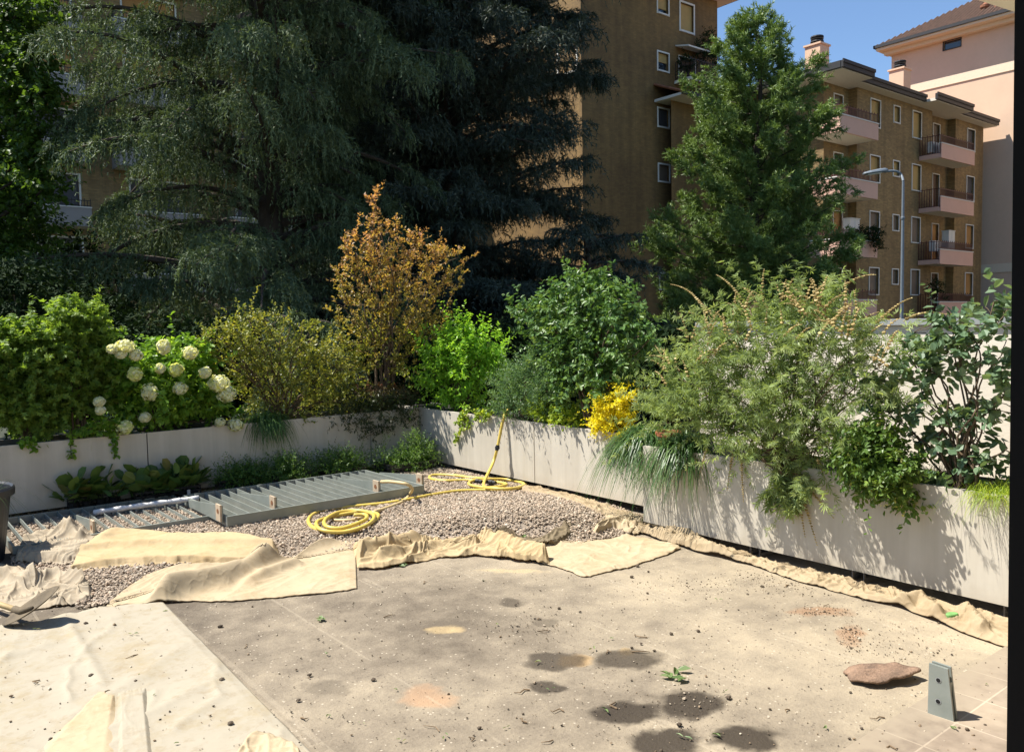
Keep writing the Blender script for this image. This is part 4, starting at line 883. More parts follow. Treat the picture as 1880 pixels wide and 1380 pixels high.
def sheet(name, label, mat, top, bot, ridges=(), amp=.01, fs=5.0, lift=.006, nu=200, nv=90, seed=1, curl=0.0, parent=None, edge=.008, thick=.004, creases=40, csize=.8, ang=.3, spreadang=1.2):
    T, B = resamp(np.array(top, float), nu), resamp(np.array(bot, float), nu); v = np.linspace(0, 1, nv)[:, None, None]
    PX = T[None] * (1 - v) + B[None] * v
    # tattered outline
    uu = np.linspace(0, 1, nu); jit = (fbm(uu * 22, uu * 0 + seed, 1, 3, seed) - .5) * 5
    PX[..., 1] += jit[None] * np.abs(2 * v[..., 0] - 1) ** 6
    d = np.einsum('ij,abj->abi', R_WC, np.stack([(PX[..., 0] - CX) / FPX, (PX[..., 1] - CY) / FPX, np.ones(PX.shape[:2])], -1))
    def at(z): return EYE[None, None] + d * ((z - EYE[2]) / d[..., 2])[..., None]
    z = np.zeros(PX.shape[:2])
    for it in range(3):
        Wp = at(z); x, y = Wp[..., 0], Wp[..., 1]; base = gh(x, y); z = base + lift
    Wp = at(z); x, y = Wp[..., 0], Wp[..., 1]; base = gh(x, y)
    if True:
        if True:
            rr = np.random.default_rng(seed); lo_, hi_ = np.array([x.min(), y.min()]), np.array([x.max(), y.max()]); CR = []
            for _ in range(creases):
                j = rr.integers(0, x.size); c0 = np.array([x.flat[j], y.flat[j]]); an = rr.normal() * spreadang + ang; hl = rr.uniform(.08, .30) * csize; e = np.array([math.cos(an), math.sin(an)]) * hl; mid = c0 + rr.normal(size=2) * .12 * hl
                CR.append((np.array([c0 - e, mid, c0 + e]), rr.uniform(.25, 1.0) * amp, rr.uniform(.008, .032) * csize, hl))
        wx, wy = (fbm(x, y, 5, 2, seed + 40) - .5) * .06, (fbm(x, y, 5, 2, seed + 80) - .5) * .06
        cz_ = np.zeros_like(x)
        for pw, h, w, hl in CR:
            dd_ = segd(x + wx, y + wy, pw); cz_ = np.maximum(cz_, h * np.exp(-dd_ / w * .9))
        z = base + lift + cz_ + amp * .8 * fbm(x, y, fs * .6, 2, seed)
        for pts, h, w in ridges:
            pw = np.array([onz(*q)[:2] for q in pts]); dd_ = segd(x, y, pw); z = z + h * np.exp(-(dd_ / w) ** 2) * (.75 + .5 * fbm(x, y, 4, 2, seed + 9))
        ed = np.minimum(np.minimum(uu, 1 - uu)[None] * nu / 6, np.minimum(v[..., 0], 1 - v[..., 0]) * nv / 6); z = z * np.clip(.35 + .65 * ed, 0, 1) + edge * 0 + .004
        z = np.maximum(z, base + .008)
    Wp[..., 2] = z; mb = MB(); I = np.arange(nu * nv).reshape(nv, nu)
    mb.add(Wp.reshape(-1, 3), np.stack([I[:-1, :-1], I[1:, :-1], I[1:, 1:], I[:-1, 1:]], -1).reshape(-1, 4)); c = Wp.mean((0, 1)); 
    o = mb.build(name, mat, parent, smooth=True, loc=None if parent is not None else (c[0], c[1], 0))
    so_ = o.modifiers.new('thickness', 'SOLIDIFY'); so_.thickness = thick; so_.offset = -1
    if label: tag(o, label, 'fabric sheet', 'geotextile sheets on the terrace')
    return o
s1 = sheet('geotextile_sheet', 'large whitish geotextile sheet spread flat in the lower left corner', F_WHITE, [(-120, 1150), (20, 1146), (120, 1128), (210, 1110), (296, 1102)], [(-120, 1520), (150, 1500), (400, 1450), (640, 1450)],
      ridges=[([(115, 1130), (150, 1190), (188, 1260)], .012, .03), ([(0, 1215), (80, 1190)], .012, .04), ([(188, 1262), (270, 1250)], .008, .03)], amp=.016, fs=2.2, nu=150, nv=110, seed=3, creases=16, csize=1.8)
sheet('flap', None, F_SAND, [(185, 1262), (200, 1262), (213, 1264)], [(20, 1420), (110, 1420), (214, 1420)], amp=.005, fs=3, lift=.022, nu=40, nv=50, seed=4, parent=s1)
sheet('flap', None, F_WHITE, [(214, 1264), (240, 1258), (268, 1256)], [(215, 1420), (245, 1420), (285, 1420)], amp=.005, fs=3, lift=.024, nu=40, nv=50, seed=6, parent=s1)
sheet('flap', None, F_SAND, [(425, 1400), (470, 1345), (530, 1358), (556, 1385)], [(425, 1450), (470, 1450), (530, 1440), (570, 1430)], amp=.02, fs=6, lift=.02, nu=60, nv=40, seed=8, parent=s1, ridges=[([(430, 1400), (472, 1345)], .03, .03)])
sheet('geotextile_sheet', 'golden folded geotextile sheet lying on gravel in front of the low steel frame', F_GOLD, [(135, 1030), (165, 992), (230, 968), (330, 977), (440, 976), (512, 1002)], [(121, 1041), (200, 1031), (300, 1025), (400, 1026), (460, 1026), (513, 1022)],
      ridges=[([(125, 1038), (200, 1028), (300, 1021), (400, 1021), (505, 1018)], .04, .05), ([(235, 972), (190, 1010)], .03, .06)], amp=.012, fs=2.0, lift=.045, seed=11, thick=.022, creases=6, csize=1.8)
sheet('geotextile_sheet', 'crumpled greyish geotextile piece between black pot and golden sheet', F_GREY, [(30, 1018), (55, 998), (110, 985), (170, 978), (190, 982)], [(28, 1032), (70, 1033), (110, 1034), (135, 1031), (150, 1024)], ridges=[([(45, 1010), (90, 1000), (150, 1000)], .06, .07), ([(115, 995), (150, 1010)], .05, .03)], amp=.05, fs=7, seed=13, nu=150, nv=80, creases=60)
sheet('geotextile_sheet', 'wavy crumpled geotextile piece behind the shovel at left edge', F_GREY, [(-60, 1030), (30, 1043), (85, 1052), (140, 1060), (168, 1084)], [(-60, 1118), (30, 1122), (90, 1116), (140, 1108), (170, 1096)], ridges=[([(-20, 1070), (30, 1066), (55, 1085)], .08, .07), ([(60, 1080), (120, 1060), (155, 1080)], .05, .05)], amp=.045, fs=5, seed=15)
sheet('geotextile_sheet', 'sand geotextile sheet with a long raised fold, right of the white sheet corner', F_SAND, [(194, 1113), (245, 1070), (300, 1043), (420, 1038), (520, 1032), (596, 993), (652, 986)], [(205, 1114), (310, 1104), (400, 1103), (500, 1096), (655, 1080)],
      ridges=[([(310, 1098), (400, 1075), (450, 1060), (510, 1030), (590, 1003)], .13, .09), ([(300, 1050), (420, 1046), (500, 1040)], .04, .07), ([(460, 1075), (540, 1040)], .05, .05)], amp=.012, fs=2.5, seed=17, nv=110, nu=220, creases=22, csize=1.5, ang=.5, spreadang=.35)
sheet('geotextile_sheet', 'crumpled peaked geotextile heap at the near edge of the gravel', F_GOLD, [(646, 996), (720, 1000), (772, 1000), (782, 980), (800, 992), (850, 978), (910, 996), (1008, 1032)], [(656, 1046), (720, 1041), (800, 1026), (850, 1024), (880, 1022), (1010, 1037)],
      ridges=[([(655, 1035), (720, 1020), (800, 1000), (860, 988)], .11, .06), ([(850, 990), (920, 1010), (1000, 1032)], .08, .055), ([(700, 1036), (800, 1015), (870, 1012)], .06, .04), ([(780, 985), (800, 1005)], .06, .05)], amp=.042, fs=4, seed=21, nu=300, nv=110, creases=110, ang=.0, spreadang=.7, csize=1.1)
sheet('geotextile_sheet', 'dark dirty roll of geotextile half buried in the gravel', F_DARK, [(895, 1000), (950, 982), (995, 962), (1048, 952)], [(915, 1008), (965, 1000), (1010, 982), (1050, 960)], ridges=[([(900, 1004), (960, 990), (1005, 970), (1048, 956)], .09, .07)], amp=.04, fs=8, seed=23, nu=90, nv=40)
sheet('geotextile_sheet', 'flat pale geotextile sheet with a corner pointing to the viewer, right of the heap', F_SAND, [(890, 1006), (960, 1002), (1000, 996), (1080, 992), (1160, 985), (1245, 999)], [(985, 1030), (1045, 1048), (1071, 1058), (1105, 1052), (1170, 1036), (1250, 1008)],
      ridges=[([(1070, 992), (1110, 985), (1150, 984)], .06, .05), ([(930, 1005), (1040, 1000)], .02, .05)], amp=.014, fs=3.2, seed=25)
sheet('geotextile_sheet', 'long crumpled tan geotextile strip along the foot of the right planters', F_TAN, [(945, 890), (1060, 912), (1180, 950), (1240, 982), (1330, 1010), (1500, 1052), (1680, 1098), (1900, 1148)], [(950, 899), (1060, 926), (1150, 968), (1240, 1002), (1360, 1033), (1457, 1064), (1533, 1087), (1652, 1117), (1761, 1158), (1900, 1209)],
      ridges=[([(1150, 970), (1200, 985), (1290, 1012), (1370, 1046)], .05, .05), ([(1230, 985), (1300, 1000)], .07, .06), ([(1655, 1118), (1690, 1115), (1720, 1140)], .06, .04), ([(1775, 1135), (1800, 1165)], .05, .04)], amp=.034, fs=5.5, seed=27, nu=560, nv=60, creases=260, csize=.6, ang=-.9, spreadang=1.5)
sheet('geotextile_sheet', 'small crumpled sand geotextile scrap over gravel left of the long strip', F_SAND, [(1088, 960), (1130, 953), (1170, 955), (1185, 965)], [(1090, 966), (1130, 970), (1160, 980), (1186, 978)], ridges=[([(1090, 962), (1140, 960)], .04, .04)], amp=.05, fs=8, seed=31, nu=70, nv=40)

# ------------------------------------------------------------------ steel frames lying on the gravel
m, t, bs, out = newmat('grey_green_steel'); p = gpos(t); n1 = noise(t, p, 6, 5); col = ramp(t, n1, [(.3, (.175, .193, .17)), (.7, (.235, .252, .225))]); col = mixc(t, ramp(t, noise(t, p, 14, 6, .7), [(.64, (0, 0, 0)), (.76, (.7, .7, .7))]), col, (.22, .19, .14))
t.links.new(col, bs.inputs['Base Color']); bs.inputs['Roughness'].default_value = .38; bs.inputs['Specular IOR Level'].default_value = .5; M_STEEL = m
M_FLANGE = plain('rusty_flange', (.42, .33, .23), .7, .15, 14, dirt=(.16, .07, .035)); M_RUST = plain('rust', (.20, .085, .035), .9, .35, 30, bmp=.6); M_HOLE = plain('bolt_hole', (.006, .006, .006), .9)
def steel_frame(lab, fl, fr_, bl, n, z0, h, brackets):
    """fl, fr_: photo px of the front rail ends (top edge), bl: of the rear rail's left end"""
    zt_ = z0 + h; A, B = onz(*fl, zt_), onz(*fr_, zt_); yf = (A[1] + B[1]) / 2; xA, xB = A[0], B[0]; yb = onz(*bl, zt_)[1]
    o = thing('ladder_grate', ((xA + xB) / 2, (yf + yb) / 2, z0), lab, 'steel frame', 'grey steel ladder frames'); th = .02
    for y in (yf, yb - th): mb = MB(); box(mb, (xA, y, z0), (xB, y + th, zt_)); mb.build('rail', M_STEEL, o)
    for x in (xA, xB - th): mb = MB(); box(mb, (x, yf + th + .001, z0), (x + th, yb - th - .001, zt_)); mb.build('end_rail', M_STEEL, o)
    for k in range(1, n + 1):
        x = xA + (xB - xA) * k / (n + 1); mb = MB(); box(mb, (x - .004, yf + th + .001, z0 + .02), (x + .004, yb - th - .001, zt_ - .004)); mb.build('slat', M_STEEL, o)
    for (px, py) in brackets:
        w = onz(px, py, zt_ + .05); x = w[0]; yq = yf + (yb - yf) * .05; zz = zt_ + .09; yl = yf + (yb - yf) * .78
        mb = MB(); V = []
        for xx in (x + .009, x + .021): V += [(xx, yq, z0 + .02), (xx, yl, z0 + .02), (xx, yl, zt_), (xx, yq, zz)]
        mb.add(V, [[0, 3, 2, 1], [4, 5, 6, 7], [0, 1, 5, 4], [1, 2, 6, 5], [2, 3, 7, 6], [3, 0, 4, 7]]); br = mb.build('bracket_plate', M_STEEL, o)
        mb = MB(); box(mb, (x - .008, yq - .004, zt_ - .05), (x + .0075, yq + .105, zz + .004)); f_ = mb.build('flange', M_FLANGE, br)
        mb = MB(); c = (x - .0095, yq + .05, (zt_ + zz) / 2 - .01); a_ = np.linspace(0, 2 * math.pi, 15)[:-1]
        mb.add([(c[0], c[1] + .026 * math.cos(q), c[2] + .022 * math.sin(q)) for q in a_[::-1]], np.arange(14)[None]); mb.build('bolt_hole', M_RUST, f_)
steel_frame('low grey steel ladder frame at left, partly covered by the golden sheet', (17, 996), (404, 951), (18, 949), 14, .035, .06, [(172, 966)])
steel_frame('higher grey steel ladder frame behind the yellow hose coil, with four rusty brackets', (408, 944), (790, 893), (362, 905), 18, .07, .085, [(402, 935), (515, 925), (708, 895), (795, 884)])
M_WRAP = plain('plastic_wrap', (.62, .60, .58), .35, .12, 18, spec=.6, bmp=.5)
a, b = onz(172, 941, .10), onz(365, 914, .14); mb = MB(); cu = spline([a, (a + b) / 2 + UP * .004, b], 8); tube(mb, cu, .026 + .004 * np.sin(np.arange(len(cu)) * 2.1), 8); tag(mb.build('wrapped_bar', M_WRAP, smooth=True, loc=(a + b) / 2), 'whitish plastic-wrapped bar lying along the back of the low steel frame', 'bar')

# ------------------------------------------------------------------ yellow hoses
M_HOSE = plain('yellow_hose', (.58, .43, .085), .42, .08, 9, spec=.5, dirt=(.40, .30, .13)); M_HOSE2 = plain('pale_hose', (.52, .40, .20), .5, .1, 9); M_CONN = plain('black_coupling', (.012, .012, .012), .5)
def gp(px, py, up=.018):
    z = 0.
    for _ in range(4): w = onz(px, py, z); z = float(gh(w[0], w[1])) + up
    return onz(px, py, z)
R = .0165
P = [gp(792, 908), gp(740, 918), gp(700, 924), gp(640, 930), gp(590, 937), gp(567, 952), gp(575, 968), gp(610, 976), gp(660, 971), gp(692, 952, .02), gp(690, 942, .03), gp(655, 940, .035), gp(610, 948, .03), gp(582, 958, .045), gp(590, 972, .045), gp(630, 976, .05), gp(676, 962, .045), gp(686, 945, .05), gp(660, 937, .05), gp(622, 940, .05), gp(597, 954, .06), gp(600, 966, .06), gp(628, 969, .06), gp(668, 955, .06), gp(672, 945, .06), gp(650, 945, .06)]
hz = thing('garden_hose', gp(630, 955), 'yellow garden hose coiled in loops in the middle of the gravel', 'hose', 'yellow hoses')
mb = MB(); tube(mb, spline(P, 9), R, 8); mb.build('coil', M_HOSE, hz, smooth=True)
P = [gp(612, 955), gp(650, 954), gp(674, 945), gp(690, 938, .04), gp(704, 934), gp(740, 920), gp(751, 908, .03), gp(757, 897, .13), gp(745, 888, .2), gp(718, 884, .21), gp(700, 884, .2)]
mb = MB(); tube(mb, spline(P, 9), R * .95, 8); mb.build('tail', M_HOSE2, hz, smooth=True)
h2 = thing('garden_hose', gp(880, 888), 'yellow garden hose looped in the corner, with one end running up into the planter', 'hose', 'yellow hoses')
P = [gp(792, 908), gp(840, 901), gp(890, 899), gp(940, 899), gp(964, 893), gp(955, 884), gp(915, 880), (gp(870, 877)), gp(830, 872), gp(795, 872), gp(790, 878), gp(815, 882), gp(860, 881), gp(905, 884, .03), gp(930, 889, .03), gp(900, 895, .03), gp(866, 891, .03), gp(862, 885, .03), gp(880, 880, .04), gp(930, 880, .03), gp(962, 888, .035), gp(945, 896, .04), gp(905, 896, .05), gp(888, 889, .05)]
top = onx(936, 748, XR1 + .08); top[2] = max(top[2], .82); mid = np.array([XR1 - .03, onx(925, 772, XR1 - .03)[1], .735]); low = ond(905, 850, depth(gp(893, 888)) + .2)
P += [low, ond(913, 822, (depth(low) + depth(mid)) / 2), mid, top]
cu = spline(P, 9); mb = MB(); tube(mb, cu, R, 8); mb.build('loops', M_HOSE, h2, smooth=True)
def coupling(p, q, par): mb = MB(); p, q = np.asarray(p), np.asarray(q); tube(mb, [p, p + (q - p) * .3, p + (q - p) * .32, p + (q - p) * .68, p + (q - p) * .7, q], [.021, .021, .027, .027, .021, .021], 10); mb.build('coupling', M_CONN, par)
i = np.argmin(np.linalg.norm(cu[-30:] - ond(913, 824, (depth(low) + depth(mid)) / 2), axis=1)) + len(cu) - 30; coupling(cu[i - 1], cu[i + 1], h2)
coupling(gp(868, 882, .03), gp(885, 884, .03), h2); coupling(gp(893, 884, .05), gp(910, 886, .05), h2)

# ------------------------------------------------------------------ shovel, pot, bracket, lid and litter
M_BLADE = plain('worn_blade', (.105, .078, .045), .8, .35, 9, metal=.0, dirt=(.045, .034, .022)); M_WOOD = plain('shovel_handle', (.50, .36, .17), .6, .15, 10)
sv = thing('shovel', onz(50, 1135), 'round-bladed shovel with a pale wooden handle lying at the left edge', 'shovel')
A, B = onz(11, 1144, .012), onz(108, 1087, .20); cc = (A + B) / 2; ax = (B - A) / 2; vd = _n(ray(60, 1115)); mn = _n(vd - ax * np.dot(vd, ax) / np.dot(ax, ax) + UP * .30) * .115; nrm_ = _n(np.cross(ax, mn))
mb = MB(); nr_, na = 7, 28; V = []
for i in range(nr_ + 1):
    for k in range(na):
        q = 2 * math.pi * k / na; r = i / nr_; ex_ = math.cos(q); sq = 1 - .12 * max(0, -ex_); V.append(cc + ax * r * ex_ + mn * r * math.sin(q) * sq + nrm_ * .028 * (r * r - .4))
I = np.arange(na); J = (I + 1) % na; mb.add(V, np.vstack([np.stack([i * na + I, i * na + J, (i + 1) * na + J, (i + 1) * na + I], 1) for i in range(nr_)])); o = mb.build('blade', M_BLADE, sv, smooth=True); sm = o.modifiers.new('thickness', 'SOLIDIFY'); sm.thickness = .004
e = onz(-150, 1062, .05); c2 = onz(40, 1122, .075); mb = MB(); tube(mb, [e, (e + c2) / 2, c2], .0175, 12); mb.build('handle', M_WOOD, sv, smooth=True)
mb = MB(); tube(mb, [c2 - (c2 - e) * .06, c2, cc], [.023, .022, .012], 10); mb.build('socket', M_BLADE, sv, smooth=True)
M_POT = plain('black_pot', (.022, .022, .024), .45, .15, 6)
pc = onz(-62, 1035); pr = .345
po = thing('plant_pot', pc, 'large black plastic pot cut by the left edge of the photo, with thin grass', 'pot')
mb = MB(); lathe(mb, [(.0, .004), (.25, .004), (.315, .50), (.318, .505), (.345, .51), (.348, .56), (.335, .575), (.32, .56), (.31, .50), (.0, .49)], (pc[0], pc[1], 0), 40); mb.build('pot', M_POT, po, smooth=False)
M_BLADES = leafmat('grass_blades', [(.030, .055, .016), (.055, .095, .025), (.10, .14, .045)], .45, .25)
def tuft(mb, base, n, L, droop, wd=.006, spread=1.0, lean=(0, 0, 0), rb=.03):
    d = unit(np.concatenate([rng.normal(size=(n, 2)) * spread * .55, rng.uniform(.6, 1.2, (n, 1))], 1) + np.asarray(lean)); l = L * rng.uniform(.55, 1.15, n)
    q = 8; t = np.linspace(0, 1, q); b = np.asarray(base) + np.concatenate([rng.normal(size=(n, 2)) * rb, np.zeros((n, 1))], 1)
    hz_ = d.copy(); hz_[:, 2] = 0
    C_ = b[:, None] + d[:, None] * (l[:, None] * t)[..., None] - UP * (droop * l[:, None] * t ** 2.3)[..., None]
    s = unit(np.cross(d, UP + rng.normal(size=(n, 3)) * .2)); w = wd * (1 - t ** 2 * .85)
    V = np.stack([C_ - s[:, None] * w[:, None] / 2, C_ + s[:, None] * w[:, None] / 2], 2).reshape(n, -1, 3); i = np.arange(q - 1) * 2; F = np.stack([i, i + 1, i + 3, i + 2], 1)
    mb.add(V.reshape(-1, 3), (F[None] + (np.arange(n) * 2 * q)[:, None, None]).reshape(-1, 4), np.repeat(rng.random(n), 2 * q))
mb = MB(); tuft(mb, (pc[0] + .1, pc[1], .5), 70, .55, .9, .005, 1.2, lean=(.3, 0, 0), rb=.08); mb.build('grass', M_BLADES, po)
# double plate bracket with two bolt holes
bk = thing('steel_bracket', onz(1728, 1318, .012), 'upright grey double-plate steel bracket with two bolt holes on the tiles', 'bracket')
A, B = onz(1703, 1308, .012), onz(1751, 1324, .012); u = _n(B - A); wv_ = np.linalg.norm(B - A); nn_ = np.array([u[1], -u[0], 0]); nn_ = nn_ if np.dot(nn_, EYE - A) > 0 else -nn_
hB = .225
for off in (0, -.030):
    mb = MB(); poly = [(0, 0), (wv_, .0), (wv_ * .74, hB * .985), (wv_ * .03, hB)]; V = []
    for d in (off, off - .012):
        for s, z in poly: V.append(A + u * s + nn_ * d + UP * z)
    mb.add(V, BOXF[[0, 1, 2, 3, 4, 5]]); pl_ = mb.build('plate', M_STEEL, bk)
    if off == 0:
        for zq in (.3, .72):
            mb = MB(); c = A + u * wv_ * .40 + UP * hB * zq + nn_ * .0015
            for r_, m_, dd_ in ((.0125, M_COP, 0), (.0092, M_HOLE, .001)):
                mb = MB(); a_ = np.linspace(0, 2 * math.pi, 21)[:-1]; mb.add([c + nn_ * dd_ + u * r_ * math.cos(q) + UP * r_ * math.sin(q) for q in a_], np.arange(20)[None]); mb.build('bolt_hole' if m_ is M_HOLE else 'hole_rim', m_, pl_)
mb = MB(); V = [];
for s in (.012, wv_ - .02):
    for d in (-.0125, -.0295):
        V.append(A + u * s + nn_ * d)
V = [V[0], V[2], V[3], V[1]]; V = V + [v + UP * .16 for v in V]; mb.add(V, BOXF); mb.build('spacer', M_STEEL, bk)
mb = MB(); M_LID = plain('rusty_lid', (.185, .118, .078), .9, .55, 11, dirt=(.06, .045, .037), bmp=.9)
c = onz(1613, 1246); e1_ = (onz(1679, 1248) - onz(1547, 1240)) / 2; e2_ = (onz(1618, 1228) - onz(1612, 1262)) / 2; nr_, na = 9, 44; V = []
for i in range(nr_ + 1):
    for k in range(na):
        q = 2 * math.pi * k / na; r = i / nr_ * (1 + .10 * math.sin(3 * q + 1) + .05 * math.sin(7 * q) + .03 * math.sin(13 * q)); p_ = c + e1_ * r * math.cos(q) + e2_ * r * math.sin(q)
        V.append(p_ + UP * (.014 + .030 * (.5 + .5 * math.cos(q)) * (i / nr_) ** 2 + .022 * (1 - (i / nr_) ** 2) + .02 * float(fbm(p_[0], p_[1], 14, 3, 4))))
I = np.arange(na); J = (I + 1) % na; mb.add(V, np.vstack([np.stack([i * na + I, (i + 1) * na + I, (i + 1) * na + J, i * na + J], 1) for i in range(nr_)])); o = mb.build('rusty_lid', M_LID, smooth=True, loc=c); sm = o.modifiers.new('thickness', 'SOLIDIFY'); sm.thickness = .012
tag(o, 'warped rusty round metal lid lying on the bare ground left of the steel bracket', 'metal lid')
w = onz(1748, 1129, .05); mb = MB(); lathe(mb, [(0, -.016), (.045, -.016), (.052, -.008), (.052, .008), (.045, .016), (0, .016)], (0, 0, 0), 20); V = np.vstack(mb.V); mb.V = [V * (.75, .45, .8) @ np.array([[.9, -.44, 0], [.44, .9, 0], [0, 0, 1]]) + w]
M_SPONGE = plain('green_sponge', (.14, .30, .09), .8, .2, 30); tag(mb.build('sponge', M_SPONGE, smooth=False, loc=w), 'bright green sponge lying on the tan strip near the long planter', 'sponge')

# small litter on the terrace
M_CLOD = plain('soil_clod', (.085, .063, .043), .95, .4, 40); M_TW = plain('dry_twig', (.17, .115, .065), .85, .4, 30); M_FALL = leafmat('fallen_leaf', [(.10, .16, .05), (.20, .26, .10), (.34, .30, .14)], .5, .2)
def litter_px():
    while True:
        px, py = rng.uniform(0, 1850), 1380 - 330 * rng.random() ** 1.25
        w = onz(px, py)
        if py > 1010 + max(0, (700 - px)) * .1 and w[0] < XR2 - .05 and not inpoly(w[0], w[1], GP): return px, py, w
def zfloor(px, py, w): return .012 if w[1] < Y_TILE else (.018 if px < 560 and py > 1110 + (px - 300) * .9 + 20 else .003)
known = [(568, 1241), (686, 1249), (1281, 1160), (1337, 1283), (1232, 1165), (158, 1150), (136, 1160), (297, 1212), (408, 1254), (168, 1246), (405, 1152), (548, 1287), (424, 1335), (1160, 1190), (1170, 1040), (1190, 1050), (1160, 1060), (1775, 1345), (1247, 1332)]
for i in range(50):
    if i < len(known): px, py = known[i]; w = onz(px, py); s = rng.uniform(.009, .015)
    else: px, py, w = litter_px(); s = rng.lognormal(-5.15, .4)
    v = ico * (rng.uniform(.7, 1.3, (12, 1))) * s * (1.25, 1.0, .7) + (0, 0, s * .45); mb = MB(); mb.add(v + w + UP * zfloor(px, py, w), icf, rng.random())
    o = mb.build('soil_clod', M_CLOD, loc=w + UP * zfloor(px, py, w)); tag(o, 'small dark clod of soil lying loose on the terrace ground or white sheet', 'soil clod', 'soil clods scattered on the terrace')
for i in range(26):
    px, py, w = litter_px(); z0 = zfloor(px, py, w) + .001; L = rng.uniform(.03, .10); a_ = rng.random() * 6.28; d = np.array([math.cos(a_), math.sin(a_), 0]); s = np.array([-d[1], d[0], 0])
    mb = MB(); tube(mb, [w + UP * z0, w + d * L * .35 + s * rng.normal() * .014 + UP * (z0 + .004), w + d * L * .7 + s * rng.normal() * .02 + UP * (z0 + .006), w + d * L + UP * z0], np.array([.0032, .0030, .0022, .0012]) * rng.uniform(.7, 1.4), 5)
    tag(mb.build('dry_twig', M_TW, loc=w), 'thin dry brown twig lying loose on the terrace', 'twig', 'dry twigs scattered on the terrace')
kl = [(733, 1038, .12), (1245, 1243, .16), (590, 1137, .09), (1113, 1307, .05), (1304, 1353, .06), (1255, 1358, .05), (988, 1217, .04), (1740, 1052, .10), (958, 997, .09)]
for i in range(34):
    if i < len(kl): px, py, L = kl[i]; w = onz(px, py)
    else: px, py, w = litter_px(); L = rng.uniform(.018, .045)
    L *= .8; n = 7 if L > .064 else 2; mb = MB(); z0 = zfloor(px, py, w) + .008 + float(gh(w[0], w[1])) + (.03 if i in (7, 8) else 0); a_ = rng.random(n) * 6.28; d = np.stack([np.cos(a_), np.sin(a_), rng.uniform(.0, .3, n)], 1); P0 = w + UP * z0 + rng.normal(size=(n, 3)) * (L * .22, L * .22, .002)
    leaves(mb, P0, d, UP + rng.normal(size=(n, 3)) * .35, L * .55 if n > 2 else L, L * .28, 'oval', rng.random(n) * (.4 if L > .036 else 1))
    tag(mb.build('fallen_leaves', M_FALL, loc=w), ['wilted green sprig lying near the geotextile heap', 'star-shaped greyish green leaf cluster lying between the wet patches', 'small green sprig lying right of the white sheet', 'round green leaf in the wet patch at lower centre', 'pale green leaf between the two lowest wet patches', 'pale leaf on the wet patch cut by the lower edge', 'small green leaf in the left wet patch', 'green sprig lying at the foot of the long planter', 'green sprig beside the dark geotextile roll'][i] if i < len(kl) else 'small fallen leaf lying flat on the terrace', 'fallen leaf', None if i < len(kl) else 'fallen leaves scattered on the terrace')
# fine crumbs nobody could count
mb = MB(); N = 3000; px = rng.uniform(-20, 1860, N); py = 1385 - 345 * rng.random(N) ** .9; hot = rng.random(N) < .55
cl = np.array([(1510, 1123, 60, 9), (1560, 1170, 22, 25), (1290, 1075, 120, 18), (1400, 1062, 90, 14), (1640, 1190, 100, 40), (1100, 1030, 80, 12), (980, 1150, 90, 30), (1270, 1290, 120, 50), (1450, 1080, 80, 12)]); ci = rng.integers(0, len(cl), N); g_ = rng.normal(size=(N, 2))
px = np.where(hot, cl[ci, 0] + g_[:, 0] * cl[ci, 2] * .6, px); py = np.where(hot, cl[ci, 1] + g_[:, 1] * cl[ci, 3] * .6, py)
Wp = np.array([onz(a, b) for a, b in zip(px, py)]); k = (Wp[:, 0] < XR2 - .02) & ~inpoly(Wp[:, 0], Wp[:, 1], GP) & (py > 1045); Wp = Wp[k]; px, py = px[k], py[k]; N = len(Wp)
zf_ = np.array([zfloor(a, b, w) for a, b, w in zip(px, py, Wp)]); s = rng.lognormal(-6.0, .45, N); V = ico[None] * s[:, None, None] * rng.uniform(.6, 1.3, (N, 12, 1)) * (1.2, 1, .7) + (Wp + UP * (zf_ + s * .3)[:, None])[:, None]
M_CRUMB, t, bs, out = newmat('crumbs'); a = node(t, 'ShaderNodeAttribute', attribute_name='var'); t.links.new(ramp(t, a.outputs['Fac'], [(0, (.035, .026, .018)), (.4, (.09, .065, .04)), (.7, (.20, .14, .085)), (1, (.50, .43, .33))]), bs.inputs['Base Color']); bs.inputs['Roughness'].default_value = .9
mb.add(V.reshape(-1, 3), (icf[None] + (np.arange(N) * 12)[:, None, None]).reshape(-1, 3), np.repeat(rng.random(N), 12)); tag(mb.build('soil_crumbs', M_CRUMB), kind='stuff')
GAIN = 1.5
# ------------------------------------------------------------------ planting in the planters
YS = YL + .30
fR = lambda px, py: ony(px, py, YS); f1 = lambda px, py: onx(px, py, XR1 + .14); f2 = lambda px, py: onx(px, py, XR2 + .13)
def BL(L, fn, dz=.8): return [PB(*q[:4], fn, q[4] if len(q) > 4 else dz, q[5] if len(q) > 5 else 1.0) for q in L]
def root(px, fn, py=780): p = fn(px, py); return np.array([p[0], p[1], ZT - .05])
M_MAPLE = leafmat('maple_leaves', [(.075, .13, .022), (.13, .20, .032), (.20, .27, .055)], .5, 0.52)
M_HYD = leafmat('hydrangea_leaves', [(.06, .13, .016), (.12, .215, .025), (.20, .30, .04)], .42, 0.49)
M_BLOOM = leafmat('hydrangea_petals', [(.50, .56, .24), (.66, .66, .40), (.74, .72, .52)], .65, 0.49)
M_OLIVE = leafmat('olive_shrub_leaves', [(.080, .105, .018), (.165, .180, .032), (.30, .27, .06)], .42, 0.42, spec=.5)
M_COPPER = leafmat('copper_leaves', [(.085, .12, .024), (.17, .17, .036), (.28, .19, .06), (.36, .185, .09)], .45, 0.49, spec=.45)
M_NANR = leafmat('dark_nandina_leaves', [(.020, .034, .013), (.040, .054, .018), (.085, .050, .022), (.24, .045, .03)], .4, 0.34)
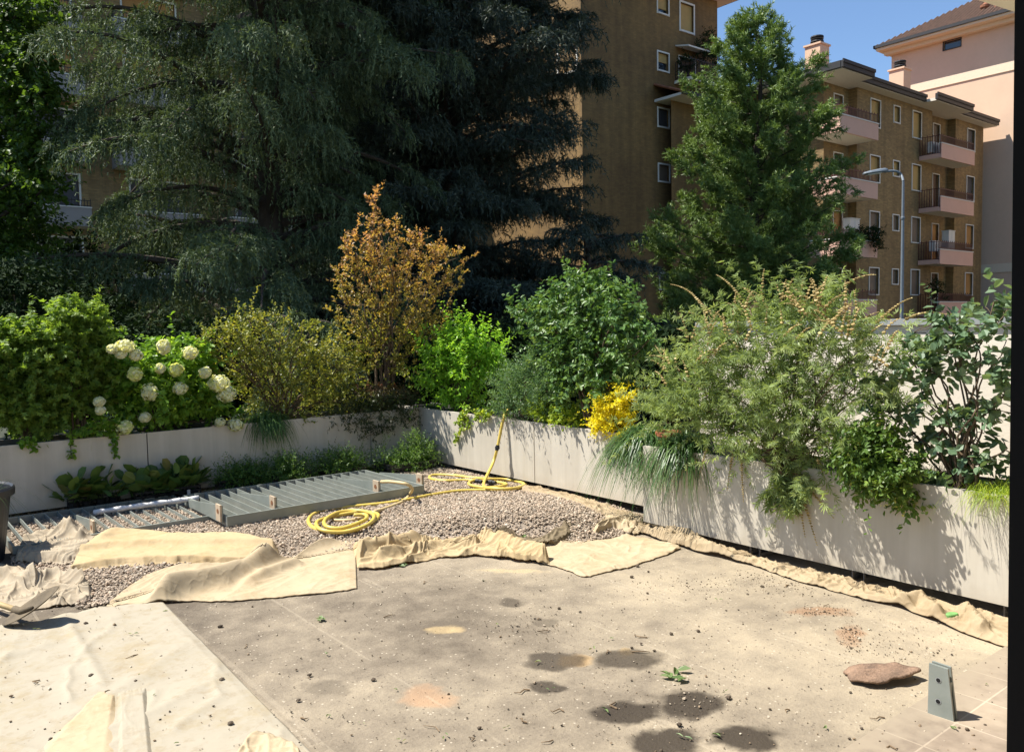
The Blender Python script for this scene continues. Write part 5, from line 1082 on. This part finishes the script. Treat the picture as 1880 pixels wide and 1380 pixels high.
M_BRIGHT = leafmat('lime_green_leaves', [(.10, .21, .022), (.18, .33, .035), (.28, .44, .06)], .4, 0.54)
M_NAN = leafmat('blue_green_leaves', [(.050, .100, .042), (.085, .150, .062), (.14, .21, .08)], .42, 0.39)
M_CAM = leafmat('camellia_leaves', [(.040, .085, .022), (.075, .145, .038), (.14, .21, .06)], .27, 0.32, spec=.6)
M_YG = leafmat('yellow_green_leaves', [(.09, .15, .018), (.19, .27, .03), (.33, .37, .04)], .45, 0.49)
M_GOLD = leafmat('golden_leaves', [(.40, .34, .02), (.60, .46, .02), (.74, .60, .06)], .45, 0.54)
M_SEDGE = leafmat('sedge_blades', [(.022, .055, .014), (.045, .095, .022), (.09, .15, .04)], .32, 0.36, spec=.6)
M_VIT = leafmat('chaste_leaves', [(.105, .150, .055), (.185, .240, .098), (.29, .345, .165)], .5, 0.42)
M_SPIKE = leafmat('seed_spike', [(.32, .23, .09), (.50, .38, .16), (.64, .53, .27)], .8, .2, gain=1.0)
M_PITT = leafmat('glossy_leaves', [(.042, .082, .016), (.080, .140, .026), (.15, .21, .042)], .3, 0.36, spec=.6)
M_FLO = leafmat('tiny_yellow_flowers', [(.46, .46, .14), (.58, .56, .20)], .6, 0.34)
M_VIB = leafmat('rounded_leaves', [(.052, .092, .050), (.088, .142, .076), (.15, .205, .11)], .36, 0.32, spec=.5)
G = 'plants growing in the planters'

shrub('maple_shrub', 'wide light green maple shrub at the left edge of the rear planters', 'shrub', root(50, fR), BL([(35, 655, 70, 55), (95, 660, 40, 45), (30, 735, 75, 55), (95, 735, 50, 55), (65, 620, 45, 25), (-30, 690, 60, 90)], fR), M_MAPLE, 1050, group=G, L=.17, k=8, shape='maple', ln=.055, wd=.055, lift=.9, hang=.35)
shrub('maple_shrub', 'taller narrow maple shrub with a pointed crown just left of the hydrangea', 'shrub', root(150, fR), BL([(140, 583, 38, 28), (160, 612, 38, 35), (125, 620, 38, 32), (150, 665, 50, 45), (180, 665, 26, 40), (130, 720, 45, 45), (185, 725, 25, 35)], fR), M_MAPLE, 800, group=G, L=.15, k=8, shape='maple', ln=.052, wd=.052, lift=.9, hang=.35)
def vine(name, label, pts_list, fn_or_pts, mat, ln, wd, step=.02, cat='climbing plant'):
    b = fn_or_pts(*pts_list[0][0]); o = thing(name, b, label, cat, G); mb, ms = MB(), MB()
    for pts in pts_list:
        cu = spline(np.array([fn_or_pts(*q) for q in pts]), 8); tube(ms, cu, .003, 4); L = np.linalg.norm(np.diff(cu, axis=0), axis=1).sum(); n = int(L / step) + 3
        tt = np.sort(rng.random(n)); P = np.stack([np.interp(tt, np.linspace(0, 1, len(cu)), cu[:, a]) for a in range(3)], 1) + rng.normal(size=(n, 3)) * .012
        leaves(mb, P, rng.normal(size=(n, 3)) + (-.4, -.5, -.3), rng.normal(size=(n, 3)) * .5 + UP + (-.3, -.5, 0), ln * rng.uniform(.7, 1.2, n), wd, 'oval')
    mb.build('foliage', mat, o); ms.build('stem', M_TWIG, o); return o
fRf = lambda px, py: ony(px, py, YL - .03); f1f = lambda px, py: onx(px, py, XR1 - .03); f2f = lambda px, py: onx(px, py, XR2 - .03)
vine('trailing_ivy', 'green ivy strands hanging over the rear planter below the taller maple', [[(190, 775), (160, 790), (135, 800), (130, 830), (136, 838)], [(200, 775), (205, 800), (212, 815), (211, 838)], [(200, 770), (215, 785), (200, 795), (180, 790)], [(180, 772), (155, 785), (140, 790)], [(60, 800), (55, 815), (70, 825)], [(50, 800), (45, 812), (35, 818)], [(190, 770), (220, 775), (235, 785)]], fRf, M_HYD, .05, .04, .006)
def arcs(par, L, fn, mat, ln, wd, colfn=None, step=.012, r=.005, shape='diamond', jit=.03):
    mb, ms = MB(), MB()
    for pts in L:
        cu = spline(np.array([fn(*q) for q in pts]) + rng.normal(size=(len(pts), 3)) * (.05, .05, .0), 8); tube(ms, cu, np.linspace(r, .002, len(cu)), 4); Ln = np.linalg.norm(np.diff(cu, axis=0), axis=1).sum()
        ns = int(Ln / .055) + 2; tt = np.linspace(.15, 1, ns); P = np.stack([np.interp(tt, np.linspace(0, 1, len(cu)), cu[:, a]) for a in range(3)], 1)
        T = unit(np.stack([np.interp(tt, np.linspace(0, 1, len(cu)), np.gradient(cu[:, a])) for a in range(3)], 1)); D = unit(T * .6 + rng.normal(size=(ns, 3)) * .7)
        foliage(mb, None, 0, P=P, D=D, L=.075, k=7, ln=ln, wd=wd, shape=shape, hang=-.1, colfn=colfn)
    mb.build('shoot_foliage', mat, par); ms.build('shoot', M_TWIG, par, smooth=True)
# hydrangea with its panicles
hy = shrub('hydrangea', 'bright green hydrangea with big cream-white flower heads in the rear planter', 'shrub', root(290, fR), BL([(290, 690, 80, 45), (310, 655, 55, 28), (235, 672, 40, 40), (360, 670, 30, 40), (340, 715, 70, 40), (225, 740, 40, 40), (290, 745, 80, 35), (385, 735, 35, 35), (200, 750, 25, 30), (410, 765, 20, 15)], fR), M_HYD, 700, group=G, L=.15, k=7, shape='oval', ln=.075, wd=.042, lift=.7, hang=.25)
blooms = [(229, 636, 20, 13), (206, 641, 10, 8), (222, 650, 10, 8), (250, 652, 12, 11), (301, 637, 13, 15), (349, 648, 14, 13), (248, 687, 14, 14), (294, 676, 9, 10), (324, 679, 13, 13), (377, 684, 12, 11), (275, 720, 16, 17), (331, 713, 14, 12), (404, 704, 20, 18), (416, 723, 19, 17), (389, 706, 9, 9), (182, 737, 10, 9), (184, 753, 9, 8), (228, 784, 18, 14), (433, 780, 15, 12), (266, 766, 11, 9), (404, 775, 9, 8)]
fH = lambda px, py: ony(px, py, YS - .40)
for x, y, rx, ry in blooms:
    c = (fRf if y > 765 else fH)(x, y); s = depth(c) / FPX; mb = MB(); R_ = np.array([rx, rx, ry]) * s * .86; n = 160; u = rdir(n)
    bumpy = 1 + .16 * np.sin(u[:, 0] * 9) * np.sin(u[:, 2] * 8 + 1) ; P = c + u * R_ * (bumpy * rng.uniform(.82, 1.04, n))[:, None]; s0 = np.cross(u, rdir(n)); s1_ = np.cross(u, unit(s0)); cl = np.clip(rng.normal(.7 if rng.random() < .72 else .25, .2, n), 0, 1)
    for dv_ in (s0, -s0, s1_, -s1_): leaves(mb, P, unit(unit(dv_) + u * .35), u, .021, .023, 'diamond', cl)
    mb.add(ico * R_ * .86 + c, icf, .75); mb.build('bloom', M_BLOOM, hy)
def sedge(label, px, py, fn, n, L, droop=1.0, lean=(0, 0, 0), mat=None, wd=.009, spread=1.0):
    b = fn(px, py); b[2] = ZT - .03; o = thing('sedge_tuft', b, label, 'grass tuft', G); mb = MB(); tuft(mb, b, int(n * 1.5), L, droop, wd, spread, lean, .06); mb.build('blades', mat or M_SEDGE, o); return o
sedge('dark green sedge tuft spilling over the rear planter right of the hydrangea', 487, 765, lambda a, b: ony(a, b, YL + .12), 420, .50, 1.15, (0, -.4, .2), spread=1.2)
sedge('thin pale grass tuft peeking out behind the left side of the hydrangea', 168, 765, lambda a, b: ony(a, b, YL + .30), 80, .42, .6, mat=M_YG, wd=.004)
sedge('short grass fringe hanging over the rear corner planter', 795, 765, lambda a, b: ony(a, b, YL + .08), 120, .34, 1.4, (0, -.5, 0))
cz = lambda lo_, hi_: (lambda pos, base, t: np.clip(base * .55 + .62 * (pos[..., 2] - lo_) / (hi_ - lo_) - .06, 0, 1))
ol = shrub('olive_shrub', 'arching olive-green shrub with small yellowish leaves left of the copper-leaved tree', 'shrub', root(520, fR), BL([(470, 625, 55, 38), (425, 605, 28, 12), (395, 620, 22, 10), (370, 632, 12, 8), (455, 582, 14, 20), (488, 592, 18, 22), (530, 600, 22, 24), (575, 610, 12, 28), (560, 650, 55, 35), (500, 680, 70, 50), (590, 690, 55, 45), (440, 660, 35, 15), (405, 655, 25, 8), (540, 735, 70, 40), (620, 740, 45, 45), (630, 680, 40, 50), (450, 720, 30, 35)], fR), M_OLIVE, 820, group=G, L=.18, k=10, ln=.040, wd=.024, shape='diamond', hang=.05, lump=.5, up=.5, ntw=160, skew=(2.2, 1.2), shoots=.18)
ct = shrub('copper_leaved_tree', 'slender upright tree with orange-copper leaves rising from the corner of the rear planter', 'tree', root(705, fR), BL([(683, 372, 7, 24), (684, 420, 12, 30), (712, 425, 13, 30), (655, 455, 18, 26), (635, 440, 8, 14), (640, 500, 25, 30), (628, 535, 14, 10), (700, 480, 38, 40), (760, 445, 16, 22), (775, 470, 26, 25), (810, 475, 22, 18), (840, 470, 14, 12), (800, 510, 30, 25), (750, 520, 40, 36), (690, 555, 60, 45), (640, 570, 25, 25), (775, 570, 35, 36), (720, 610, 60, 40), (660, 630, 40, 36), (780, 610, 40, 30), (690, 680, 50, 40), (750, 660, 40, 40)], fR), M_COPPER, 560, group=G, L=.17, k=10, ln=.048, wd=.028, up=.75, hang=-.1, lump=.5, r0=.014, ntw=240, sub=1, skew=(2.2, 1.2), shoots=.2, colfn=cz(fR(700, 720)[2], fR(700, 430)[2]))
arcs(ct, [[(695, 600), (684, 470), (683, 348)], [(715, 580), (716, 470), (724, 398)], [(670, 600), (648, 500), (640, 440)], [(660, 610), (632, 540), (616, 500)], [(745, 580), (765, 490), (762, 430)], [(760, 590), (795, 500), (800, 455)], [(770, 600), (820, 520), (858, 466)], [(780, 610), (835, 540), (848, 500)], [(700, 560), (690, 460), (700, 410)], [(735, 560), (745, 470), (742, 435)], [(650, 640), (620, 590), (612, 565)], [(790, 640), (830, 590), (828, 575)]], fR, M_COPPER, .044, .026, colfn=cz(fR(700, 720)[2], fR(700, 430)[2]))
arcs(ol, [[(470, 690), (430, 610), (395, 608), (362, 635)], [(480, 680), (420, 630), (385, 655), (372, 665)], [(490, 670), (460, 600), (452, 563)], [(500, 660), (490, 600), (474, 575)], [(520, 650), (530, 600), (525, 578)], [(560, 650), (572, 605), (580, 586)], [(590, 660), (620, 640), (640, 625)], [(470, 700), (410, 680), (385, 690)], [(600, 690), (650, 650), (668, 640)], [(540, 650), (555, 610), (550, 590)]], fR, M_OLIVE, .040, .024)
shrub('nandina', 'low dark nandina with reddish tips hanging over the rear corner planter', 'shrub', root(700, fR), BL([(690, 735, 48, 28), (745, 735, 35, 24), (640, 765, 40, 22), (700, 770, 55, 20), (675, 795, 35, 14), (740, 775, 25, 14)], lambda a, b: ony(a, b, YL + .05)), M_NANR, 700, group=G, L=.14, k=9, ln=.045, wd=.013, hang=.35, out=.5, colfn=lambda pos, base, t: np.clip(base * .5 + np.clip((pos[..., 2] - .88) * 2.8, 0, .55), 0, 1))
fc = lambda px, py: ond(px, py, 10.25)
shrub('lime_green_shrub', 'rounded bright lime-green shrub standing in the corner of the planters', 'shrub', np.array([*fc(845, 750)[:2], ZT - .05]), BL([(810, 650, 32, 26), (860, 640, 34, 34), (900, 640, 20, 30), (840, 622, 26, 26), (800, 690, 30, 26), (850, 690, 48, 38), (895, 675, 25, 30), (845, 735, 45, 20)], fc), M_BRIGHT, 560, group=G, L=.19, k=9, ln=.062, wd=.026, shape='oval', up=.55, hang=.25, lump=.5, shoots=.2)
vine('honeysuckle', 'yellow-green trailing plant hanging over the planter in the corner', [[(850, 755), (845, 765), (860, 775), (855, 790)], [(880, 752), (875, 765), (868, 775)], [(890, 755), (895, 765), (880, 772)], [(850, 760), (848, 785), (838, 800), (836, 812)], [(860, 750), (850, 770), (835, 775)], [(870, 750), (890, 760), (905, 757)]], f1f, M_YG, .042, .03, .006)
shrub('nandina', 'blue-green fine-leaved nandina left of the camellia', 'shrub', root(965, f1), BL([(935, 705, 30, 34), (975, 700, 36, 36), (1010, 705, 32, 36), (985, 672, 22, 18), (950, 740, 40, 24), (1000, 745, 35, 22), (935, 760, 25, 15)], f1), M_NAN, 820, group=G, L=.16, k=10, ln=.045, wd=.012, hang=.15, up=.55)
shrub('camellia', 'large glossy dark green camellia in the right-hand planters', 'shrub', root(1095, f1), BL([(1085, 528, 36, 26), (1040, 555, 45, 36), (1120, 550, 38, 36), (1145, 580, 34, 36), (990, 572, 34, 24), (955, 582, 15, 10), (1010, 610, 45, 36), (1080, 600, 60, 45), (1160, 630, 40, 40), (1050, 655, 55, 40), (1110, 670, 55, 45), (1190, 620, 18, 20), (1060, 705, 50, 30), (1130, 715, 45, 30)], f1), M_CAM, 1100, group=G, L=.14, k=8, ln=.062, wd=.033, shape='oval', hang=.3, lift=.6, lump=.5, ntw=120, r0=.014, skew=(2.4, 1.2))
shrub('low_shrub', 'low yellow-green shrub under the camellia along the planter edge', 'shrub', root(1030, f1), BL([(1010, 760, 26, 14), (1040, 765, 30, 15), (1068, 770, 22, 12), (990, 752, 20, 12)], lambda a, b: onx(a, b, XR1 + .12)), M_YG, 260, group=G, L=.1, k=8, ln=.035, wd=.022, shape='oval', ntw=20)
shrub('golden_euonymus', 'small bright yellow bush at the right end of the set-back planter', 'shrub', root(1125, f1), BL([(1125, 750, 32, 26), (1150, 725, 16, 14), (1105, 778, 22, 18), (1140, 778, 22, 22)], lambda a, b: onx(a, b, XR1 + .02)), M_GOLD, 420, group=G, L=.1, k=8, ln=.032, wd=.019, shape='oval', up=.5, ntw=20)
sedge('dark green sedge tuft hanging over where the two right planters meet', 1190, 800, lambda a, b: onx(a, b, XR2 + .25), 620, .62, 1.15, (-.55, .25, .25), spread=1.2)
sedge('glossy sedge tuft hanging over the long planter right of the clay pot', 1268, 815, lambda a, b: onx(a, b, XR2 + .16), 520, .60, 1.15, (-.5, .1, .25), spread=1.2)
M_CLAY = plain('terracotta', (.36, .12, .055), .8, .15, 12); c = f2(1207, 808); mb = MB(); lathe(mb, [(.0, 0), (.075, 0), (.1, .15), (.112, .155), (.112, .19), (.1, .19), (.095, .15), (0, .14)], (XR2 + .27, c[1], ZT - .09), 28)
tag(mb.build('clay_pot', M_CLAY, smooth=False, loc=(XR2 + .27, c[1], ZT - .09)), 'terracotta pot half hidden between the two sedge tufts', 'pot')
# chaste tree with seed spikes
fv = lambda px, py: onx(px, py, XR2 - .02)
vb = BL([(1400, 655, 80, 48), (1480, 650, 80, 50), (1560, 655, 55, 45), (1330, 660, 60, 45), (1275, 690, 50, 40), (1230, 690, 35, 35), (1215, 730, 30, 28), (1440, 605, 80, 40), (1360, 610, 45, 36), (1520, 605, 50, 36), (1380, 715, 90, 45), (1470, 715, 80, 45), (1555, 710, 45, 36), (1300, 735, 55, 36), (1420, 775, 80, 36), (1490, 780, 40, 34), (1340, 780, 45, 26), (1455, 840, 34, 30), (1610, 670, 36, 36), (1600, 720, 45, 36), (1550, 765, 45, 34), (1290, 775, 40, 26), (1390, 560, 40, 24), (1500, 570, 40, 24), (1350, 800, 50, 26, .9, 1.6), (1420, 820, 50, 30, .9, 1.4), (1500, 815, 45, 30, .9, 1.6), (1230, 765, 36, 26, .9, 1.4), (1280, 750, 45, 34, .9, 1.3), (1560, 800, 30, 26, .9, 1.3), (1480, 870, 34, 30, .9, 1.2)], fv, .9)
vt = shrub('chaste_tree', 'big airy shrub with narrow grey-green leaves and tan seed spikes over the long planter', 'shrub', root(1440, fv, 860), vb, M_VIT, 520, group=G, L=.44, k=15, ln=.066, wd=.066, shape='palm', lift=.6, hang=.35, lump=.48, up=.5, r0=.010, sub=1, ntw=320, skew=(1.7, 1.3), shoots=0, droop=.14)
def spike(tip, start, bow):
    mb = MB(); a, b = np.asarray(start), np.asarray(tip); n = 26; t = np.linspace(0, 1, n)[:, None]; cu = a + (b - a) * t + np.asarray(bow) * np.sin(math.pi * t * .8); tube(mb, cu, np.linspace(.003, .0015, n), 4, .3)
    L = np.linalg.norm(b - a); kk = int(L / .019); tt = np.linspace(.12, 1, kk); P = np.stack([np.interp(tt, t[:, 0], cu[:, q]) for q in range(3)], 1); r = .0145 * (1.15 - .75 * tt)
    V = (ico[None] * r[:, None, None] * (1, 1, .62) * rng.uniform(.75, 1.25, (kk, 12, 1)) + P[:, None]).reshape(-1, 3); mb.add(V, (icf[None] + (np.arange(kk) * 12)[:, None, None]).reshape(-1, 3), np.repeat(rng.random(kk), 12)); mb.build('seed_spike', M_SPIKE, vt)
sp_px = [((1330, 585), (1253, 533)), ((1300, 610), (1250, 580)), ((1400, 570), (1340, 514)), ((1395, 560), (1352, 530)), ((1405, 555), (1409, 500)), ((1480, 550), (1436, 524)), ((1500, 530), (1567, 510)), ((1490, 560), (1545, 520)), ((1500, 575), (1545, 590)), ((1540, 600), (1600, 595)), ((1440, 560), (1450, 518)), ((1580, 580), (1575, 538)), ((1610, 600), (1680, 555)), ((1660, 590), (1745, 585)), ((1340, 600), (1345, 550)), ((1310, 590), (1275, 560)), ((1365, 580), (1330, 560)), ((1425, 575), (1395, 540)), ((1470, 570), (1505, 535)), ((1520, 590), (1560, 560)), ((1550, 620), (1610, 580)), ((1460, 580), (1470, 530)), ((1290, 640), (1240, 610)), ((1240, 680), (1185, 660)), ((1225, 690), (1200, 640)), ((1600, 640), (1650, 600)),
         ((1360, 830), (1365, 920)), ((1345, 830), (1335, 900)), ((1300, 810), (1285, 870)), ((1470, 900), (1500, 1000)), ((1465, 905), (1478, 985)), ((1455, 900), (1456, 960)), ((1480, 890), (1530, 950)), ((1440, 870), (1430, 935)), ((1500, 840), (1515, 880))]
for a, b in sp_px:
    hang_ = b[1] > 850; st, tp = (f2f(*a), f2f(*b)) if hang_ else (f2(*a), f2(*b)); j = 0 if hang_ else rng.normal() * .12; st = st + (j, 0, 0); tp = tp + (j, 0, 0); spike(tp, st, (0, 0, 0) if hang_ else (0, rng.normal() * .02, np.linalg.norm(tp - st) * .16))
for i in range(64):
    px = rng.uniform(1215, 1655); yt = np.interp(px, [1215, 1260, 1330, 1400, 1500, 1600, 1655], [655, 630, 580, 552, 550, 595, 625]); py = yt + rng.uniform(-4, 75); xo = -rng.uniform(.0, .34)
    st = onx(px, py, XR2 - .02 + xo); an = rng.normal() * .9; d = unit(np.array([rng.normal() * .3 - .1, math.sin(an), .35 + .65 * abs(math.cos(an))])); L = rng.uniform(.10, .21); spike(st + d * L, st, (0, 0, L * .2))
# hanging shoots of the chaste tree over the panel
mb = MB(); P = np.array([f2f(*q) for q in [(1440, 850), (1420, 865), (1455, 875), (1440, 890), (1425, 900), (1470, 890), (1485, 880), (1460, 910), (1440, 920), (1475, 915), (1410, 905), (1450, 900), (1490, 905), (1435, 860), (1466, 862)] for _ in range(2)]) + rng.normal(size=(30, 3)) * (.03, .05, .03); D = unit(rng.normal(size=(30, 3)) * .5 + (-.3, 0, -.8)); foliage(mb, None, 0, P=P, D=D, L=.12, k=7, ln=.10, wd=.10, shape='palm', hang=.5, lift=.3); mb.build('hanging_foliage', M_VIT, vt)
fp = lambda px, py: onx(px, py, XR2 - .05)
pb = BL([(1600, 835, 50, 34), (1560, 838, 28, 24), (1645, 860, 45, 34), (1610, 870, 45, 30), (1650, 905, 30, 26), (1580, 870, 30, 22), (1612, 800, 34, 20), (1670, 930, 18, 16)], fp, .7)
pt = shrub('glossy_shrub', 'small glossy shrub with tiny pale yellow flowers hanging over the long planter', 'shrub', root(1615, f2, 870), pb, M_PITT, 620, group=G, L=.12, k=8, ln=.045, wd=.024, shape='oval', hang=.25, ntw=50)
mb = MB(); foliage(mb, pb, 170, L=.05, k=9, ln=.013, wd=.013, shape='diamond', hang=.1, out=1.0, skew=(6, .8)); mb.build('flowers', M_FLO, pt)
fw = lambda px, py: onx(px, py, XR2 + .16)
wb = BL([(1640, 605, 26, 16), (1690, 608, 40, 26), (1740, 600, 36, 30), (1790, 605, 36, 30), (1820, 560, 30, 16), (1850, 575, 20, 25), (1660, 650, 34, 24), (1715, 650, 36, 26), (1770, 650, 40, 28), (1830, 640, 30, 36), (1680, 690, 46, 20), (1620, 700, 20, 14), (1740, 700, 30, 24), (1800, 705, 26, 34), (1600, 755, 26, 18), (1640, 760, 36, 22), (1690, 755, 36, 22), (1670, 800, 24, 26), (1740, 790, 26, 20), (1790, 780, 26, 32), (1845, 750, 24, 60), (1770, 840, 36, 26), (1810, 860, 30, 30), (1735, 860, 24, 22), (1850, 840, 20, 40)], fw, .9)
vib = shrub('viburnum', 'open shrub with big rounded grey-green leaves at the right end of the long planter', 'shrub', root(1770, f2, 900), wb, M_VIB, 175, group=G, L=.14, k=8, ln=.064, wd=.046, shape='oval', lift=.75, hang=.2, spread=.95, lump=.5, r0=.009, sub=1, ntw=200)
sedge('fine bright green feathery grass at the right end of the long planter', 1832, 900, lambda a, b: onx(a, b, XR2 + .1), 420, .30, .9, (-.2, 0, 0), M_YG, .003, 1.1)
sedge('fine dark grass clump under the rounded-leaf shrub', 1735, 880, lambda a, b: onx(a, b, XR2 + .3), 260, .26, .5, (0, 0, 0), None, .003, 1.0)

# ------------------------------------------------------------------ crates of young plants by the rear planter
M_CRATE = plain('black_crate', (.014, .014, .015), .5, .1)
M_BERG = leafmat('bergenia_leaves', [(.040, .080, .022), (.070, .125, .032), (.14, .18, .04), (.15, .075, .03)], .32, 0.34, spec=.6)
M_SMALL = leafmat('small_tray_leaves', [(.04, .085, .018), (.075, .14, .028), (.14, .21, .05)], .45, 0.44)
def crate(px0, px1, py, lab_c, lab_p, mat, kind, hh):
    a, b = onz(px0, py), onz(px1, py); y = (a[1] + b[1]) / 2; y1 = min(y + .38, YL - .03); Wd = b[0] - a[0]; H = .15; th = .008
    o = thing('plant_crate', ((a[0] + b[0]) / 2, (y + y1) / 2, 0), lab_c, 'crate', 'black crates of young plants'); mb = MB()
    for z in (.0, .05, .10, .14):
        box(mb, (a[0], y, z), (b[0], y + th, z + .022)); box(mb, (a[0], y1 - th, z), (b[0], y1, z + .022)); box(mb, (a[0], y + th + .001, z), (a[0] + th, y1 - th - .001, z + .022)); box(mb, (b[0] - th, y + th + .001, z), (b[0], y1 - th - .001, z + .022))
    n = max(6, int(Wd / .05))
    for k in range(n + 1): x = a[0] + (Wd - .01) * k / n; box(mb, (x, y + .0015, .0), (x + .01, y + th - .0015, .14)); 
    for k in range(8): q = y + .01 + (y1 - y - .03) * k / 7; box(mb, (a[0] + .0015, q, 0), (a[0] + th - .0015, q + .01, .14))
    box(mb, (a[0] + .01, y + .01, .004), (b[0] - .01, y1 - .01, .012)); mb.build('crate', M_CRATE, o)
    nx_, ny_ = max(2, int(Wd / .115)), 3; mb = MB()
    for i in range(nx_):
        for j in range(ny_): lathe(mb, [(0, .0), (.035, .0), (.048, .1), (.05, .105), (.0, .10)], (a[0] + Wd * (i + .5) / nx_, y + (y1 - y) * (j + .5) / ny_, .014), 10)
    mb.build('nursery_pots', M_CRATE, o)
    c = np.array([(a[0] + b[0]) / 2, (y + y1) / 2, H]); p = thing('bergenia' if kind else 'ground_cover', c, lab_p, 'plants', 'young plants in crates'); mb = MB()
    if kind:
        for i in range(nx_):
            for j in range(ny_):
                q = np.array([a[0] + Wd * (i + .5) / nx_, y + (y1 - y) * (j + .5) / ny_, .11]); n = 9; d = unit(np.concatenate([rng.normal(size=(n, 2)) * .75, rng.uniform(.5, 1.2, (n, 1))], 1)); st = q + d * (rng.uniform(.07, .20, n) * hh)[:, None]
                leaves(mb, st, unit(d + rng.normal(size=(n, 3)) * .3), unit(-d * (1, 1, 0) * .6 + UP * .8 + rng.normal(size=(n, 3)) * .3), rng.uniform(.11, .17, n), rng.uniform(.10, .145, n), 'round', np.clip(rng.beta(2, 3, n), 0, 1))
                for e in st[:5]: tube(mb, [q, e], .003, 3, .3)
    else:
        n = 8 + nx_ * ny_; B = [(c + (rng.uniform(-.5, .5) * Wd * .95, rng.uniform(-.5, .5) * (y1 - y) * .9, rng.uniform(-.04, .05) * hh), np.array([.13, .11, .12 * hh * rng.uniform(.7, 1.3)]), 1.) for _ in range(n)]
        foliage(mb, B, int(1000 * Wd / .6), L=.16, k=10, ln=.026, wd=.013, hang=.1, out=.8, up=.35)
    mb.build('foliage', mat, p)
crate(116, 233, 939, 'black plastic crate holding the left group of bergenias', 'broad-leaved bergenias in the leftmost crate, some leaves yellowing', M_BERG, 1, 1.25)
crate(236, 388, 926, 'black plastic crate holding the right group of bergenias, with a white tag', 'broad-leaved bergenias in the crate under the open planter seam', M_BERG, 1, 1.2)
for i, (q0, q1, py) in enumerate(((392, 486, 906), (490, 590, 897), (594, 690, 886), (694, 828, 874))):
    n_ = ['beside the bergenia crate', 'second from the bergenias', 'third from the bergenias', 'nearest the corner'][i]; crate(q0, q1, py, 'black crate of small-leaved plants, ' + n_, 'fine small-leaved green plants in the crate ' + n_, M_SMALL, 0, [.9, 1.1, 1.2, 1.7][i])
w = onz(347, 918, .02); mb = MB(); box(mb, (w[0] - .016, w[1] - .004, .02), (w[0] + .016, w[1], .13)); tag(mb.build('plant_tag', M_WRAP, loc=(w[0], w[1], .02)), 'white plant tag standing at the front of the second bergenia crate', 'tag')
